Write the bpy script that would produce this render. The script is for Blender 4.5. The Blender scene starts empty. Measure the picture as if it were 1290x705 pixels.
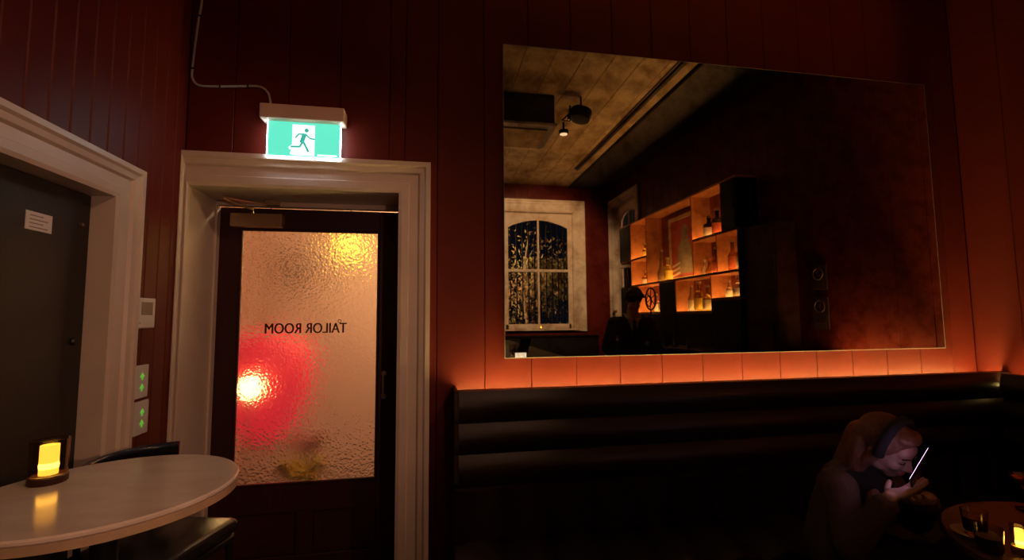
import bpy, bmesh, math, random
from mathutils import Vector, Matrix
random.seed(7)
SC = bpy.context.scene
COL = SC.collection
PI = math.pi

# ------------------------------------------------------------------ camera
FPX = 580.0
YAW, PIT, ROL = (math.radians(a) for a in (10.125, 4.56, -0.436))
cam_d = bpy.data.cameras.new('camera')
cam_d.sensor_fit = 'HORIZONTAL'; cam_d.sensor_width = 36.0
cam_d.lens = FPX / 1290.0 * 36.0
cam_d.clip_start = 0.02; cam_d.clip_end = 100
cam = bpy.data.objects.new('camera', cam_d); COL.objects.link(cam)
r_ = Vector((math.cos(YAW), -math.sin(YAW), 0))
f_ = Vector((math.sin(YAW)*math.cos(PIT), math.cos(YAW)*math.cos(PIT), math.sin(PIT)))
u_ = r_.cross(f_)
r2 = math.cos(ROL)*r_ + math.sin(ROL)*u_
u2 = -math.sin(ROL)*r_ + math.cos(ROL)*u_
cm = Matrix((r2, u2, -f_)).transposed().to_4x4()
cm.translation = Vector((0, -2.565, 1.5))
cam.matrix_world = cm
SC.camera = cam

# ------------------------------------------------------------------ world and exposure
w = bpy.data.worlds.new('night'); SC.world = w; w.use_nodes = True
bg = w.node_tree.nodes['Background']
bg.inputs[0].default_value = (0.13, 0.15, 0.26, 1); bg.inputs[1].default_value = 0.025
SC.view_settings.view_transform = 'Standard'; SC.view_settings.look = 'None'
SC.view_settings.gamma = 1.0; SC.view_settings.use_curve_mapping = False
SC.view_settings.exposure = 0.0
SC.cycles.use_denoising = True
SC.cycles.max_bounces = 8; SC.cycles.diffuse_bounces = 3; SC.cycles.glossy_bounces = 4
SC.cycles.transmission_bounces = 8
SC.cycles.sample_clamp_indirect = 3.0
SC.cycles.caustics_refractive = False
SC.cycles.caustics_reflective = False

# light levels (each belongs to a lamp built further down)
LED_POWER = 120.0          # strips behind the banquette backs
SHELF_POWER = 150.0        # strips in the bar shelves
ADDED_UPLIGHT = 1000.0      # added uplighter, unseen behind the camera
EXIT_POWER = 1.0
ADDED_SPOT_DOOR = 100.0         # added light in the ceiling drum, aimed at the doors
ADDED_SPOT_BAR = 45.0  # added clamp spot on the bar counter, out of view
ADDED_SPOT_WINDOW = 620.0       # added light at a ceiling spot, aimed at the arched window
CANDLE_POWER = 45.0

LX, RX, OY, CZ = -1.243, 3.665, -6.4, 4.17

# ------------------------------------------------------------------ materials
MATS = {}
def mat(name, col, rough=0.5, metal=0.0, spec=0.5, emit=None, es=0.0, trans=0.0, ior=1.45,
        var=0.0, vscale=6.0, bump=0.0, bscale=60.0, col2=None, stretch=(1,1,1), coat=0.0):
    m = bpy.data.materials.new(name); m.use_nodes = True
    nt = m.node_tree; n = nt.nodes; l = nt.links
    p = n['Principled BSDF']
    p.inputs['Base Color'].default_value = (*col, 1)
    p.inputs['Roughness'].default_value = rough
    p.inputs['Metallic'].default_value = metal
    p.inputs['Specular IOR Level'].default_value = spec
    p.inputs['IOR'].default_value = ior
    p.inputs['Transmission Weight'].default_value = trans
    p.inputs['Coat Weight'].default_value = coat
    if emit:
        p.inputs['Emission Color'].default_value = (*emit, 1)
        p.inputs['Emission Strength'].default_value = es
    if var > 0 or bump > 0 or col2:
        tc = n.new('ShaderNodeTexCoord'); mp = n.new('ShaderNodeMapping')
        mp.inputs['Scale'].default_value = stretch
        l.new(tc.outputs['Object'], mp.inputs['Vector'])
    if var > 0 or col2:
        nz = n.new('ShaderNodeTexNoise'); nz.inputs['Scale'].default_value = vscale
        nz.inputs['Detail'].default_value = 6; nz.inputs['Roughness'].default_value = 0.6
        l.new(mp.outputs[0], nz.inputs['Vector'])
        cr = n.new('ShaderNodeValToRGB')
        cr.color_ramp.elements[0].position = 0.36; cr.color_ramp.elements[1].position = 0.66
        c2 = col2 if col2 else tuple(c*(1-var) for c in col)
        cr.color_ramp.elements[0].color = (*c2, 1); cr.color_ramp.elements[1].color = (*col, 1)
        l.new(nz.outputs['Fac'], cr.inputs[0]); l.new(cr.outputs[0], p.inputs['Base Color'])
    if bump > 0:
        nb = n.new('ShaderNodeTexNoise'); nb.inputs['Scale'].default_value = bscale
        nb.inputs['Detail'].default_value = 4
        l.new(mp.outputs[0], nb.inputs['Vector'])
        bp = n.new('ShaderNodeBump'); bp.inputs['Strength'].default_value = bump
        bp.inputs['Distance'].default_value = 0.01
        l.new(nb.outputs['Fac'], bp.inputs['Height']); l.new(bp.outputs[0], p.inputs['Normal'])
    MATS[name] = m
    return m

RED = mat('oxblood_paint', (0.105, 0.0112, 0.0066), 0.48, spec=0.20, var=0.18, vscale=3, bump=0.05, bscale=90)
CREAM = mat('cream_gloss_paint', (0.66, 0.54, 0.45), 0.38, var=0.10, vscale=4, bump=0.04, bscale=40)
DARKWOOD = mat('dark_door_wood', (0.040, 0.007, 0.006), 0.45, var=0.35, vscale=5, stretch=(8, 8, 0.6), bump=0.05, bscale=30)
BLACKDOOR = mat('black_door_paint', (0.020, 0.015, 0.013), 0.5, var=0.2, vscale=4, bump=0.05)
CEIL = mat('patina_ceiling', (0.46, 0.36, 0.22), 0.6, col2=(0.22, 0.16, 0.09), vscale=3.2, bump=0.15, bscale=14)
SHADECEIL = mat('ceiling_shade_black', (0.006, 0.004, 0.004), 0.6, var=0.2)  # ceiling shade on the bar side, put into the colour
FLOORM = mat('dark_oak_floor', (0.10, 0.045, 0.025), 0.35, var=0.5, vscale=4, stretch=(1, 8, 1), bump=0.05)
VELVET = mat('black_leather_upholstery', (0.022, 0.012, 0.011), 0.42, var=0.2, vscale=10, bump=0.12, bscale=180)
LEATHER = mat('black_stool_leather', (0.018, 0.014, 0.014), 0.24, bump=0.08, bscale=150, var=0.2)
BLACKMETAL = mat('black_metal', (0.02, 0.02, 0.022), 0.35, metal=0.6, var=0.1)
BLUEBLACK = mat('blue_black_lacquer', (0.02, 0.024, 0.045), 0.22, var=0.1)
CHROME = mat('satin_steel', (0.55, 0.50, 0.45), 0.3, metal=1.0, var=0.1)
BRASS = mat('aged_brass', (0.66, 0.52, 0.34), 0.35, metal=1.0, var=0.15)
WHITEPL = mat('white_plastic', (0.72, 0.70, 0.66), 0.4, var=0.05)
PAPER = mat('white_paper', (0.80, 0.74, 0.68), 0.7, var=0.05)
MARBLE = mat('pale_marble', (0.84, 0.73, 0.63), 0.16, col2=(0.70, 0.58, 0.49), vscale=3.5, stretch=(1, 2.5, 1))
TABLEEDGE = mat('pale_wood_edge', (0.55, 0.38, 0.24), 0.4, var=0.2, vscale=12)
TABLEWOOD = mat('brown_table_wood', (0.16, 0.085, 0.05), 0.3, var=0.4, vscale=5, stretch=(1, 7, 1))
GLASS = mat('clear_glass', (0.95, 0.93, 0.90), 0.02, trans=1.0, ior=1.45, var=0.02)
SMOKED = mat('smoked_glass', (0.75, 0.64, 0.48), 0.03, trans=1.0, ior=1.2, var=0.02)
SCREENGREY = mat('lcd_grey', (0.13, 0.13, 0.10), 0.2, var=0.05)
GREENLED = mat('green_led', (0.1, 0.5, 0.05), 0.4, emit=(0.22, 1.0, 0.08), es=0.30, var=0.02)
LEDM = mat('warm_led_strip', (1, 0.6, 0.3), 0.5, emit=(1.0, 0.68, 0.19), es=LED_POWER, var=0.01)
SHELFLED = mat('amber_led_strip', (1, 0.6, 0.3), 0.5, emit=(1.0, 0.46, 0.12), es=SHELF_POWER, var=0.01)
SHELFPANEL = mat('amber_light_panel', (1, 0.7, 0.4), 0.5, emit=(1.0, 0.50, 0.13), es=4.5, var=0.01)
SHELFWOOD = mat('orange_stained_shelf', (0.55, 0.22, 0.075), 0.45, var=0.3, vscale=5, stretch=(1, 6, 1))
SHELFBACK = mat('red_brown_shelf_back', (0.20, 0.045, 0.022), 0.5, var=0.3, vscale=5)
SHELFBLACK = mat('black_cabinet', (0.009, 0.006, 0.005), 0.5, spec=0.25, var=0.2)
CABRED = mat('dark_red_cabinet', (0.05, 0.012, 0.008), 0.4, var=0.25)
BARWOOD = mat('dark_bar_top', (0.030, 0.013, 0.009), 0.5, spec=0.25, var=0.4, vscale=5, stretch=(6, 1, 1))

# ------------------------------------------------------------------ mesh builder
class B:
    def __init__(s): s.bm = bmesh.new()
    def _add(s, bm2, M=None):
        me = bpy.data.meshes.new('tmp')
        if M is not None: bmesh.ops.transform(bm2, matrix=M, verts=bm2.verts)
        bm2.to_mesh(me); bm2.free(); s.bm.from_mesh(me); bpy.data.meshes.remove(me)
    def box(s, a, b, bev=0.0, seg=1, M=None):
        bm = bmesh.new(); bmesh.ops.create_cube(bm, size=1)
        lo = [min(a[i], b[i]) for i in range(3)]; hi = [max(a[i], b[i]) for i in range(3)]
        for v in bm.verts:
            v.co = Vector([lo[i] + (v.co[i]+0.5)*(hi[i]-lo[i]) for i in range(3)])
        if bev > 0:
            bev = min(bev, 0.45*min(hi[i]-lo[i] for i in range(3)))
            bmesh.ops.bevel(bm, geom=bm.edges[:], offset=bev, segments=seg, affect='EDGES', profile=0.5)
        s._add(bm, M); return s
    def lathe(s, prof, seg=24, M=None, cap=True):
        bm = bmesh.new(); rings = []
        for r, z in prof:
            rings.append([bm.verts.new((max(r, 1e-4)*math.cos(2*PI*k/seg), max(r, 1e-4)*math.sin(2*PI*k/seg), z)) for k in range(seg)])
        for a, b in zip(rings, rings[1:]):
            for k in range(seg): bm.faces.new((a[k], a[(k+1) % seg], b[(k+1) % seg], b[k]))
        if cap:
            bm.faces.new(rings[0][::-1]); bm.faces.new(rings[-1])
        bmesh.ops.recalc_face_normals(bm, faces=bm.faces)
        s._add(bm, M); return s
    def tube(s, pts, r, seg=10, r_end=None, closed=False):
        pts = [Vector(p) for p in pts]; n = len(pts); bm = bmesh.new(); rings = []
        nrm = None
        for i, p in enumerate(pts):
            if closed: t = (pts[(i+1) % n]-pts[i-1]).normalized()
            else: t = (pts[min(i+1, n-1)]-pts[max(i-1, 0)]).normalized()
            if nrm is None:
                a = Vector((0, 0, 1)) if abs(t.z) < 0.9 else Vector((1, 0, 0)); nrm = t.cross(a).normalized()
            nrm = (nrm - t*nrm.dot(t)).normalized(); bn = t.cross(nrm)
            rr = r if r_end is None else r+(r_end-r)*i/(n-1)
            if callable(r): rr = r(i/(n-1))
            rings.append([bm.verts.new(p+rr*(math.cos(2*PI*k/seg)*nrm+math.sin(2*PI*k/seg)*bn)) for k in range(seg)])
        m = n if closed else n-1
        for i in range(m):
            a, b = rings[i], rings[(i+1) % n]
            for k in range(seg): bm.faces.new((a[k], a[(k+1) % seg], b[(k+1) % seg], b[k]))
        if not closed: bm.faces.new(rings[0][::-1]); bm.faces.new(rings[-1])
        bmesh.ops.recalc_face_normals(bm, faces=bm.faces)
        s._add(bm); return s
    def ell(s, c, rad, M=None, sub=3):
        bm = bmesh.new(); bmesh.ops.create_icosphere(bm, subdivisions=sub, radius=1)
        for v in bm.verts: v.co = Vector((v.co[i]*rad[i] for i in range(3)))
        T = Matrix.Translation(Vector(c))
        s._add(bm, T @ M.to_4x4() if M is not None else T); return s
    def cap(s, p0, p1, r0, r1, seg=14):
        p0, p1 = Vector(p0), Vector(p1); d = p1-p0; L = d.length
        q = Vector((0, 0, 1)).rotation_difference(d.normalized()).to_matrix().to_4x4()
        prof = [(r0*math.sin(a), -r0*math.cos(a)) for a in [PI/2*k/4 for k in range(5)]]
        prof += [(r1*math.cos(a), L+r1*math.sin(a)) for a in [PI/2*k/4 for k in range(5)]]
        s.lathe(prof, seg, Matrix.Translation(p0) @ q); return s
    def prism(s, poly, h, M=None):
        """polygon in local xy (ccw), extruded along z by h"""
        bm = bmesh.new(); a = [bm.verts.new((x, y, 0)) for x, y in poly]; b = [bm.verts.new((x, y, h)) for x, y in poly]
        bm.faces.new(a[::-1]); bm.faces.new(b); n = len(poly)
        for k in range(n): bm.faces.new((a[k], a[(k+1) % n], b[(k+1) % n], b[k]))
        bmesh.ops.recalc_face_normals(bm, faces=bm.faces)
        s._add(bm, M); return s
    def poly(s, verts, faces):
        bm = bmesh.new(); vs = [bm.verts.new(v) for v in verts]
        for f in faces: bm.faces.new([vs[i] for i in f])
        bmesh.ops.recalc_face_normals(bm, faces=bm.faces)
        s._add(bm); return s
    def build(s, name, m, parent=None, smooth=False, world=True, **props):
        if parent is not None and world:
            off = wloc(parent)
            bmesh.ops.translate(s.bm, verts=s.bm.verts, vec=-off)
        me = bpy.data.meshes.new(name); s.bm.to_mesh(me); s.bm.free()
        if smooth:
            me.polygons.foreach_set('use_smooth', [True]*len(me.polygons))
            me.set_sharp_from_angle(angle=math.radians(38))
        if m: me.materials.append(m)
        o = bpy.data.objects.new(name, me); COL.objects.link(o)
        if parent is not None: o.parent = parent
        for k, v in props.items(): o[k] = v
        return o

def wloc(o):
    v = Vector((0, 0, 0))
    while o is not None: v += o.location; o = o.parent
    return v
def thing(name, label, cat, loc=(0, 0, 0), rotz=0.0, group=None, kind=None):
    o = bpy.data.objects.new(name, None); COL.objects.link(o); o.empty_display_size = 0.05
    o.location = loc; o.rotation_euler = (0, 0, rotz); o['label'] = label
    if cat: o['category'] = cat
    if group: o['group'] = group
    if kind: o['kind'] = kind
    return o
def copy_tree(o, parent=None):
    c = o.copy(); COL.objects.link(c); c.parent = parent
    for ch in list(o.children): copy_tree(ch, c)
    return c
def share(proto, parent, loc, name=None):
    c = proto.copy(); COL.objects.link(c); c.parent = parent; c.location = loc
    if name: c.name = name
    return c

def casing(parent, side_a, side_b, ztop, wid, axis_pt, flip=1, M=None, z0=0.0, mtl=None):
    """moulded architrave: two mitred sides and a head. u = along wall, local frame (u, out, z); out is towards the room."""
    prof = [(0, 0), (0, 0.020), (0.10, 0.026), (0.30, 0.026), (0.34, 0.018), (0.60, 0.018), (0.66, 0.030), (0.80, 0.034), (0.86, 0.044), (1.0, 0.044), (1.0, 0)]
    def sweep(path, name):
        n = len(prof); vs = []; fs = []
        for (pin, pout) in path:
            for (t, h) in prof:
                u = pin[0]+(pout[0]-pin[0])*t; z = pin[1]+(pout[1]-pin[1])*t
                vs.append(M @ Vector((u, h, z)))
        for k in range(n): fs.append((k, (k+1) % n, n+(k+1) % n, n+k))
        fs.append(tuple(range(n))); fs.append(tuple(range(n, 2*n)))
        B().poly(vs, fs).build(name, mtl or CREAM, parent)
    wa, wb = wid if isinstance(wid, tuple) else (wid, wid)
    wh = wb if wb > wa else wa
    sweep([((side_a, z0), (side_a-wa, z0)), ((side_a, ztop), (side_a-wa, ztop+wh))], 'side_casing')
    sweep([((side_b, z0), (side_b+wb, z0)), ((side_b, ztop), (side_b+wb, ztop+wh))], 'side_casing')
    sweep([((side_a, ztop), (side_a-wa, ztop+wh)), ((side_b, ztop), (side_b+wb, ztop+wh))], 'head_casing')

I4 = Matrix.Identity(4)
def frame_mat(origin, u, out):
    u = Vector(u).normalized(); out = Vector(out).normalized(); z = Vector((0, 0, 1))
    m = Matrix((u, out, z)).transposed().to_4x4(); m.translation = Vector(origin); return m

# ================================================================== SHELL
# floor with planks
fl = B().box((LX-0.25, OY-0.1, -0.12), (RX+0.2, 0.4, -0.022)).build('floor', FLOORM, kind='structure', label='dark oak plank floor of the bar')
pl = None; k = 0; x = LX
while x < RX-0.001:
    x1 = min(x+0.1636, RX)
    if pl is None or abs((x1-x)-0.1636) > 1e-3:
        pb = B().box((0, OY, -0.022), (x1-x-0.003, 0.0, 0.0), 0.002).build('plank', FLOORM, fl); pb.location = (x, 0, 0)
        if pl is None: pl = pb
    else: share(pl, fl, (x, 0, 0), 'plank')
    x = x1
# back wall (the one in view) : opening for the glazed door
DX0, DX1, DZ = -1.213, -0.172, 2.180
wb = B()
wb.box((LX-0.2, 0.018, 0), (DX0-0.03, 0.35, CZ)).box((DX1+0.03, 0.018, 0), (RX+0.2, 0.35, CZ)).box((DX0-0.03, 0.018, DZ+0.03), (DX1+0.03, 0.35, CZ))
wall_back = wb.build('wall_back', RED, kind='structure', label='oxblood red panelled wall with mirror and glazed door')
seams = [0.037+0.2645*k for k in range(-5, 15)]
edges = [LX]+[s for s in seams if LX+0.03 < s < RX-0.03]+[RX]
for a, b in zip(edges, edges[1:]):
    segs = [(a, b, 0.0)]
    if a < DX1+0.03 and b > DX0-0.03:
        segs = []
        if a < DX0-0.03: segs.append((a, DX0-0.03, 0.0))
        segs.append((max(a, DX0-0.03), min(b, DX1+0.03), DZ+0.03))
        if b > DX1+0.03: segs.append((DX1+0.03, b, 0.0))
    for (p, q, z) in segs:
        B().box((p+0.0012, 0, z), (q-0.0012, 0.018, CZ), 0.003).build('board', RED, wall_back)
# left wall : opening for the dark door
LY1, LY0, LZ = -0.532, -1.47, 1.985
wl = B()
wl.box((LX-0.22, OY-0.1, 0), (LX-0.016, LY0-0.02, CZ)).box((LX-0.22, LY1+0.02, 0), (LX-0.016, 0.018, CZ)).box((LX-0.22, LY0-0.02, LZ+0.02), (LX-0.016, LY1+0.02, CZ))
wall_left = wl.build('wall_left', RED, kind='structure', label='oxblood red wall of narrow tongue and groove boards')
y = -0.0; nb = 0; proto_full = proto_head = None
while y > OY+0.01:
    y1 = max(y-0.0945, OY)
    head = (y > LY0-0.02 and y1 < LY1+0.02)
    full_w = abs((y-y1)-0.0945) < 1e-3
    key = 'h' if head else 'f'
    src = proto_head if head else proto_full
    if src is None or not full_w:
        z = LZ+0.02 if head else 0.0
        o = B().box((LX-0.016, -(y-y1)+0.0015, z), (LX, -0.0015, CZ), 0.004).build('board', RED, wall_left); o.location = (0, y, 0)
        if full_w:
            if head: proto_head = o
            else: proto_full = o
    else: share(src, wall_left, (0, y, 0), 'board')
    y = y1
# right wall with window opening near the far corner
WR0, WR1, WZ0, WZ1 = -6.22, -5.16, 1.25, 3.70      # opening in y / z
wr = B()
wr.box((RX+0.018, WR1, 0), (RX+0.25, 0.018, CZ)).box((RX+0.018, OY-0.1, 0), (RX+0.25, WR0, CZ))
wr.box((RX+0.018, WR0, 0), (RX+0.25, WR1, WZ0)).box((RX+0.018, WR0, WZ1), (RX+0.25, WR1, CZ))
wall_right = wr.build('wall_right', RED, kind='structure', label='oxblood red panelled wall behind the bar shelves')
y = 0.0; pf = None
while y > OY+0.01:
    y1 = max(y-0.2645, OY); full_w = abs((y-y1)-0.2645) < 1e-3
    if y1 < WR1 and y > WR0:
        for z0, z1 in ((0, WZ0), (WZ1, CZ)):
            B().box((RX, y1+0.0012, z0), (RX+0.018, y-0.0012, z1), 0.003).build('board', RED, wall_right)
        if y > WR1+0.005: B().box((RX, WR1, WZ0), (RX+0.018, y-0.0012, WZ1), 0.003).build('board', RED, wall_right)
        if y1 < WR0-0.005: B().box((RX, y1+0.0012, WZ0), (RX+0.018, WR0, WZ1), 0.003).build('board', RED, wall_right)
    elif pf is None or not full_w:
        o = B().box((RX, -(y-y1)+0.0012, 0), (RX+0.018, -0.0012, CZ), 0.003).build('board', RED, wall_right); o.location = (0, y, 0)
        if full_w: pf = o
    else: share(pf, wall_right, (0, y, 0), 'board')
    y = y1
# front wall (behind the camera, seen in the mirror) with arched window
FX0, FX1, FZ0, FZ1 = 1.42, 2.88, 1.25, 3.62
wf = B()
wf.box((LX-0.22, OY-0.25, 0), (FX0, OY-0.018, CZ)).box((FX1, OY-0.25, 0), (RX+0.25, OY-0.018, CZ)).box((FX0, OY-0.25, 0), (FX1, OY-0.018, FZ0)).box((FX0, OY-0.25, FZ1), (FX1, OY-0.018, CZ))
wall_front = wf.build('wall_front', RED, kind='structure', label='oxblood red wall with an arched window seen in the mirror')
xx = LX
while xx < RX-0.01:
    x1 = min(xx+0.2645, RX)
    if x1 <= FX0 or xx >= FX1:
        B().box((xx+0.0012, OY-0.018, 0), (x1-0.0012, OY, CZ), 0.003).build('board', RED, wall_front)
    else:
        for z0, z1 in ((0, FZ0), (FZ1, CZ)):
            B().box((xx+0.0012, OY-0.018, z0), (x1-0.0012, OY, z1), 0.003).build('board', RED, wall_front)
        if xx < FX0-0.005: B().box((xx+0.0012, OY-0.018, FZ0), (FX0, OY, FZ1), 0.003).build('board', RED, wall_front)
        if x1 > FX1+0.005: B().box((FX1, OY-0.018, FZ0), (x1-0.0012, OY, FZ1), 0.003).build('board', RED, wall_front)
    xx = x1
# dark dado along the far wall
dd = B().box((1.0, OY, 0.0), (3.36, OY+0.03, 1.09), 0.004).box((1.0, OY, 1.09), (3.36, OY+0.05, 1.13), 0.006).build('trim_1', SHELFBLACK, kind='structure', label='black dado panelling below the arched window')
# ceiling : patina boards, and a black strip painting in the bar side shade
ceil = B().box((LX-0.22, OY-0.25, CZ+0.02), (RX+0.25, 0.35, CZ+0.15)).build('ceiling', CEIL, kind='structure', label='aged patina board ceiling')
xx = LX; cp = None
while xx < 2.80:
    x1 = min(xx+0.311, 2.80)
    if cp is None or abs(x1-xx-0.311) > 1e-3:
        o = B().box((0.002, OY, CZ), (x1-xx-0.002, 0, CZ+0.02), 0.004).build('board', CEIL, ceil); o.location = (xx, 0, 0)
        if cp is None: cp = o
    else: share(cp, ceil, (xx, 0, 0), 'board')
    xx = x1
B().box((2.80, OY, CZ-0.05), (RX, 0, CZ+0.02), 0.01).build('shade_panel', SHADECEIL, ceil, label='black strip standing in for shade on the ceiling')

# ================================================================== door 1 : glazed door in the deep reveal
d1 = thing('door_1', 'dark wooden glazed door in a cream moulded frame below exit sign', None, (-0.70, 0.33, 0), kind='structure')
Mb = frame_mat((0, 0, 0), (1, 0, 0), (0, -1, 0))
casing(d1, DX0, DX1, DZ, (0.028, 0.172), None, M=Mb)
# lining of the reveal
B().box((DX0-0.03, 0.0, 0), (DX0, 0.35, DZ+0.03)).build('jamb_lining', CREAM, d1)
B().box((DX1, 0.0, 0), (DX1+0.03, 0.35, DZ+0.03)).build('jamb_lining', CREAM, d1)
B().box((DX0, 0.0, DZ), (DX1, 0.35, DZ+0.03)).build('head_lining', CREAM, d1)
for a, b in (((DX0, 0.285, 0), (DX0+0.012, 0.33, DZ)), ((DX1-0.012, 0.285, 0), (DX1, 0.33, DZ))):
    B().box(a, b, 0.002).build('door_stop', CREAM, d1)
B().box((DX0+0.012, 0.285, DZ-0.028), (DX1-0.012, 0.33, DZ), 0.002).build('door_stop', CREAM, d1)
YD0, YD1 = 0.335, 0.38
GX0, GX1, GZ0, GZ1 = -1.082, -0.318, 0.565, 2.015
lx0, lx1, lz1 = DX0+0.004, DX1-0.004, 2.150
B().box((lx0, YD0, 0.01), (GX0-0.012, YD1, lz1), 0.003).build('stile', DARKWOOD, d1)
B().box((GX1+0.012, YD0, 0.01), (lx1, YD1, lz1), 0.003).build('stile', DARKWOOD, d1)
B().box((GX0-0.012, YD0, GZ1+0.012), (GX1+0.012, YD1, lz1), 0.003).build('top_rail', DARKWOOD, d1)
B().box((GX0-0.012, YD0, 0.40), (GX1+0.012, YD1, GZ0-0.012), 0.003).build('lock_rail', DARKWOOD, d1)
B().box((GX0-0.012, YD0, 0.01), (GX1+0.012, YD1, 0.16), 0.003).build('bottom_rail', DARKWOOD, d1)
B().box((-0.745, YD0, 0.16), (-0.655, YD1, 0.40), 0.003).build('mullion', DARKWOOD, d1)
for a, b in ((GX0-0.012, -0.745), (-0.655, GX1+0.012)):
    B().box((a, YD0+0.018, 0.16), (b, YD1-0.01, 0.40), 0.004).build('lower_panel', DARKWOOD, d1)
# glazing beads
for a, b in (((GX0-0.012, YD0-0.004, GZ0-0.012), (GX0, YD0+0.016, GZ1+0.012)), ((GX1, YD0-0.004, GZ0-0.012), (GX1+0.012, YD0+0.016, GZ1+0.012)),
             ((GX0, YD0-0.004, GZ0-0.012), (GX1, YD0+0.016, GZ0)), ((GX0, YD0-0.004, GZ1), (GX1, YD0+0.016, GZ1+0.012))):
    B().box(a, b, 0.003).build('glazing_bead', DARKWOOD, d1)
# hammered glass
gm = bpy.data.materials.new('hammered_glass'); gm.use_nodes = True
nt = gm.node_tree; p = nt.nodes['Principled BSDF']
p.inputs['Base Color'].default_value = (1.0, 0.97, 0.96, 1); p.inputs['Roughness'].default_value = 0.27
p.inputs['Transmission Weight'].default_value = 1.0; p.inputs['IOR'].default_value = 1.42
tc = nt.nodes.new('ShaderNodeTexCoord')
vo = nt.nodes.new('ShaderNodeTexVoronoi'); vo.feature = 'SMOOTH_F1'; vo.inputs['Scale'].default_value = 72; vo.inputs['Smoothness'].default_value = 0.7
nt.links.new(tc.outputs['Object'], vo.inputs['Vector'])
bp = nt.nodes.new('ShaderNodeBump'); bp.inputs['Strength'].default_value = 0.95; bp.inputs['Distance'].default_value = 0.006
nt.links.new(vo.outputs['Distance'], bp.inputs['Height']); nt.links.new(bp.outputs[0], p.inputs['Normal'])
gl = B().box((GX0, YD0+0.017, GZ0), (GX1, YD0+0.023, GZ1)).build('glass_pane', gm, d1, label='hammered obscure glass pane')
# lettering, read from the hall side, so it runs backwards here
LETTER = mat('maroon_letter_film', (0.05, 0.004, 0.004), 0.5, var=0.05)
tcu = bpy.data.curves.new('lettering', 'FONT'); tcu.body = 'TAILOR ROOM'; tcu.align_x = 'CENTER'; tcu.extrude = 0.0006; tcu.size = 0.072; tcu.space_character = 1.0
to = bpy.data.objects.new('tmp_text', tcu); COL.objects.link(to)
dg = bpy.context.evaluated_depsgraph_get(); tm = bpy.data.meshes.new_from_object(to.evaluated_get(dg))
bpy.data.objects.remove(to)
xs = [v.co.x for v in tm.vertices]; ys = [v.co.y for v in tm.vertices]
sx = 0.455/(max(xs)-min(xs)); sz = 0.060/(max(ys)-min(ys)); mx = (max(xs)+min(xs))/2; y0_ = min(ys)
for v in tm.vertices:
    v.co = Vector((-(v.co.x-mx)*sx, -v.co.z, (v.co.y-y0_)*sz))
tm.flip_normals(); tm.materials.clear(); tm.materials.append(LETTER)
lb = bmesh.new()
for dx in (-0.0016, 0.0, 0.0016):
    n0 = len(lb.verts); lb.from_mesh(tm); lb.verts.ensure_lookup_table()
    bmesh.ops.translate(lb, verts=lb.verts[n0:], vec=(dx, dx*0.05, 0))
lb.to_mesh(tm); lb.free()
lo = bpy.data.objects.new('lettering', tm); COL.objects.link(lo); lo.parent = gl
lo.location = Vector((-0.720, YD0+0.0155, 1.412))-wloc(gl); lo['label'] = 'dark red letters TAILOR ROOM seen from behind'
# little ring over the first A
B().tube([(-0.533+0.009*math.cos(a), YD0+0.0155, 1.482+0.009*math.sin(a)) for a in [2*PI*k/16 for k in range(16)]], 0.0018, 6, closed=True).build('lettering', LETTER, gl)
# closer
cl = B().box((-1.135, 0.285, 2.030), (-0.855, 0.336, 2.110), 0.004).build('door_closer', BRASS, d1, label='brushed metal overhead door closer')
B().tube([(-1.02, 0.30, 2.11), (-1.02, 0.30, 2.135), (-1.10, 0.11, 2.150), (-1.10, 0.10, 2.150)], 0.008, 8).build('closer_arm', BRASS, cl)
B().tube([(-1.10, 0.105, 2.156), (-0.95, 0.22, 2.156), (-0.90, 0.255, 2.158)], 0.008, 8).build('closer_arm', BRASS, cl)
B().box((-0.935, 0.235, 2.150), (-0.86, 0.275, 2.180), 0.003).build('arm_bracket', BRASS, cl)
# pull handle
h = B().tube([(-0.270, YD0-0.002, 1.165), (-0.270, 0.305, 1.160), (-0.270, 0.300, 1.10), (-0.270, 0.305, 1.035), (-0.270, YD0-0.002, 1.030)], 0.0065, 8).build('pull_handle', CHROME, d1, smooth=True)
for z in (1.165, 1.030):
    B().lathe([(0.016, 0), (0.016, 0.004), (0.010, 0.007)], 14, frame_mat((-0.270, YD0, z), (1, 0, 0), (0, 0, 1)) @ Matrix.Rotation(0, 4, 'X') if False else Matrix.Translation((-0.270, YD0, z)) @ Matrix.Rotation(PI/2, 4, 'X')).build('rose', CHROME, h)

# hall beyond the door
HALL = mat('peach_hall_plaster', (0.86, 0.62, 0.47), 0.7, var=0.15, vscale=1.5)
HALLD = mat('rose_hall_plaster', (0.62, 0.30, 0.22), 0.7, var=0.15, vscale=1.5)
B().box((-3.0, 2.20, -0.02), (1.2, 2.32, 3.0)).build('wall_hall_end', HALL, kind='structure', label='peach plaster wall of the hall beyond the glass')
B().box((-3.0, 0.39, -0.02), (-1.95, 2.20, 3.0)).build('wall_hall_left', HALLD, kind='structure', label='rose plaster side wall of the hall')
B().box((0.55, 0.39, -0.02), (1.2, 2.20, 3.0)).build('wall_hall_right', HALL, kind='structure', label='peach plaster right wall of the hall')
B().box((-3.0, 0.36, -0.12), (1.2, 2.32, -0.02)).build('floor_hall', FLOORM, kind='structure', label='dark floor of the hall beyond the door')
B().box((-3.0, 0.36, 3.0), (1.2, 2.32, 3.1)).build('ceiling_hall', HALL, kind='structure', label='plaster ceiling of the hall beyond the door')
YELLOWBULB = mat('yellow_globe', (1, 0.8, 0.3), 0.5, emit=(1.0, 0.60, 0.04), es=12.0, var=0.01)
t = thing('pendant_lamp', 'glowing yellow globe pendant behind the upper right door glass', 'lamp', (-0.66, 1.45, 2.10))
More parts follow.
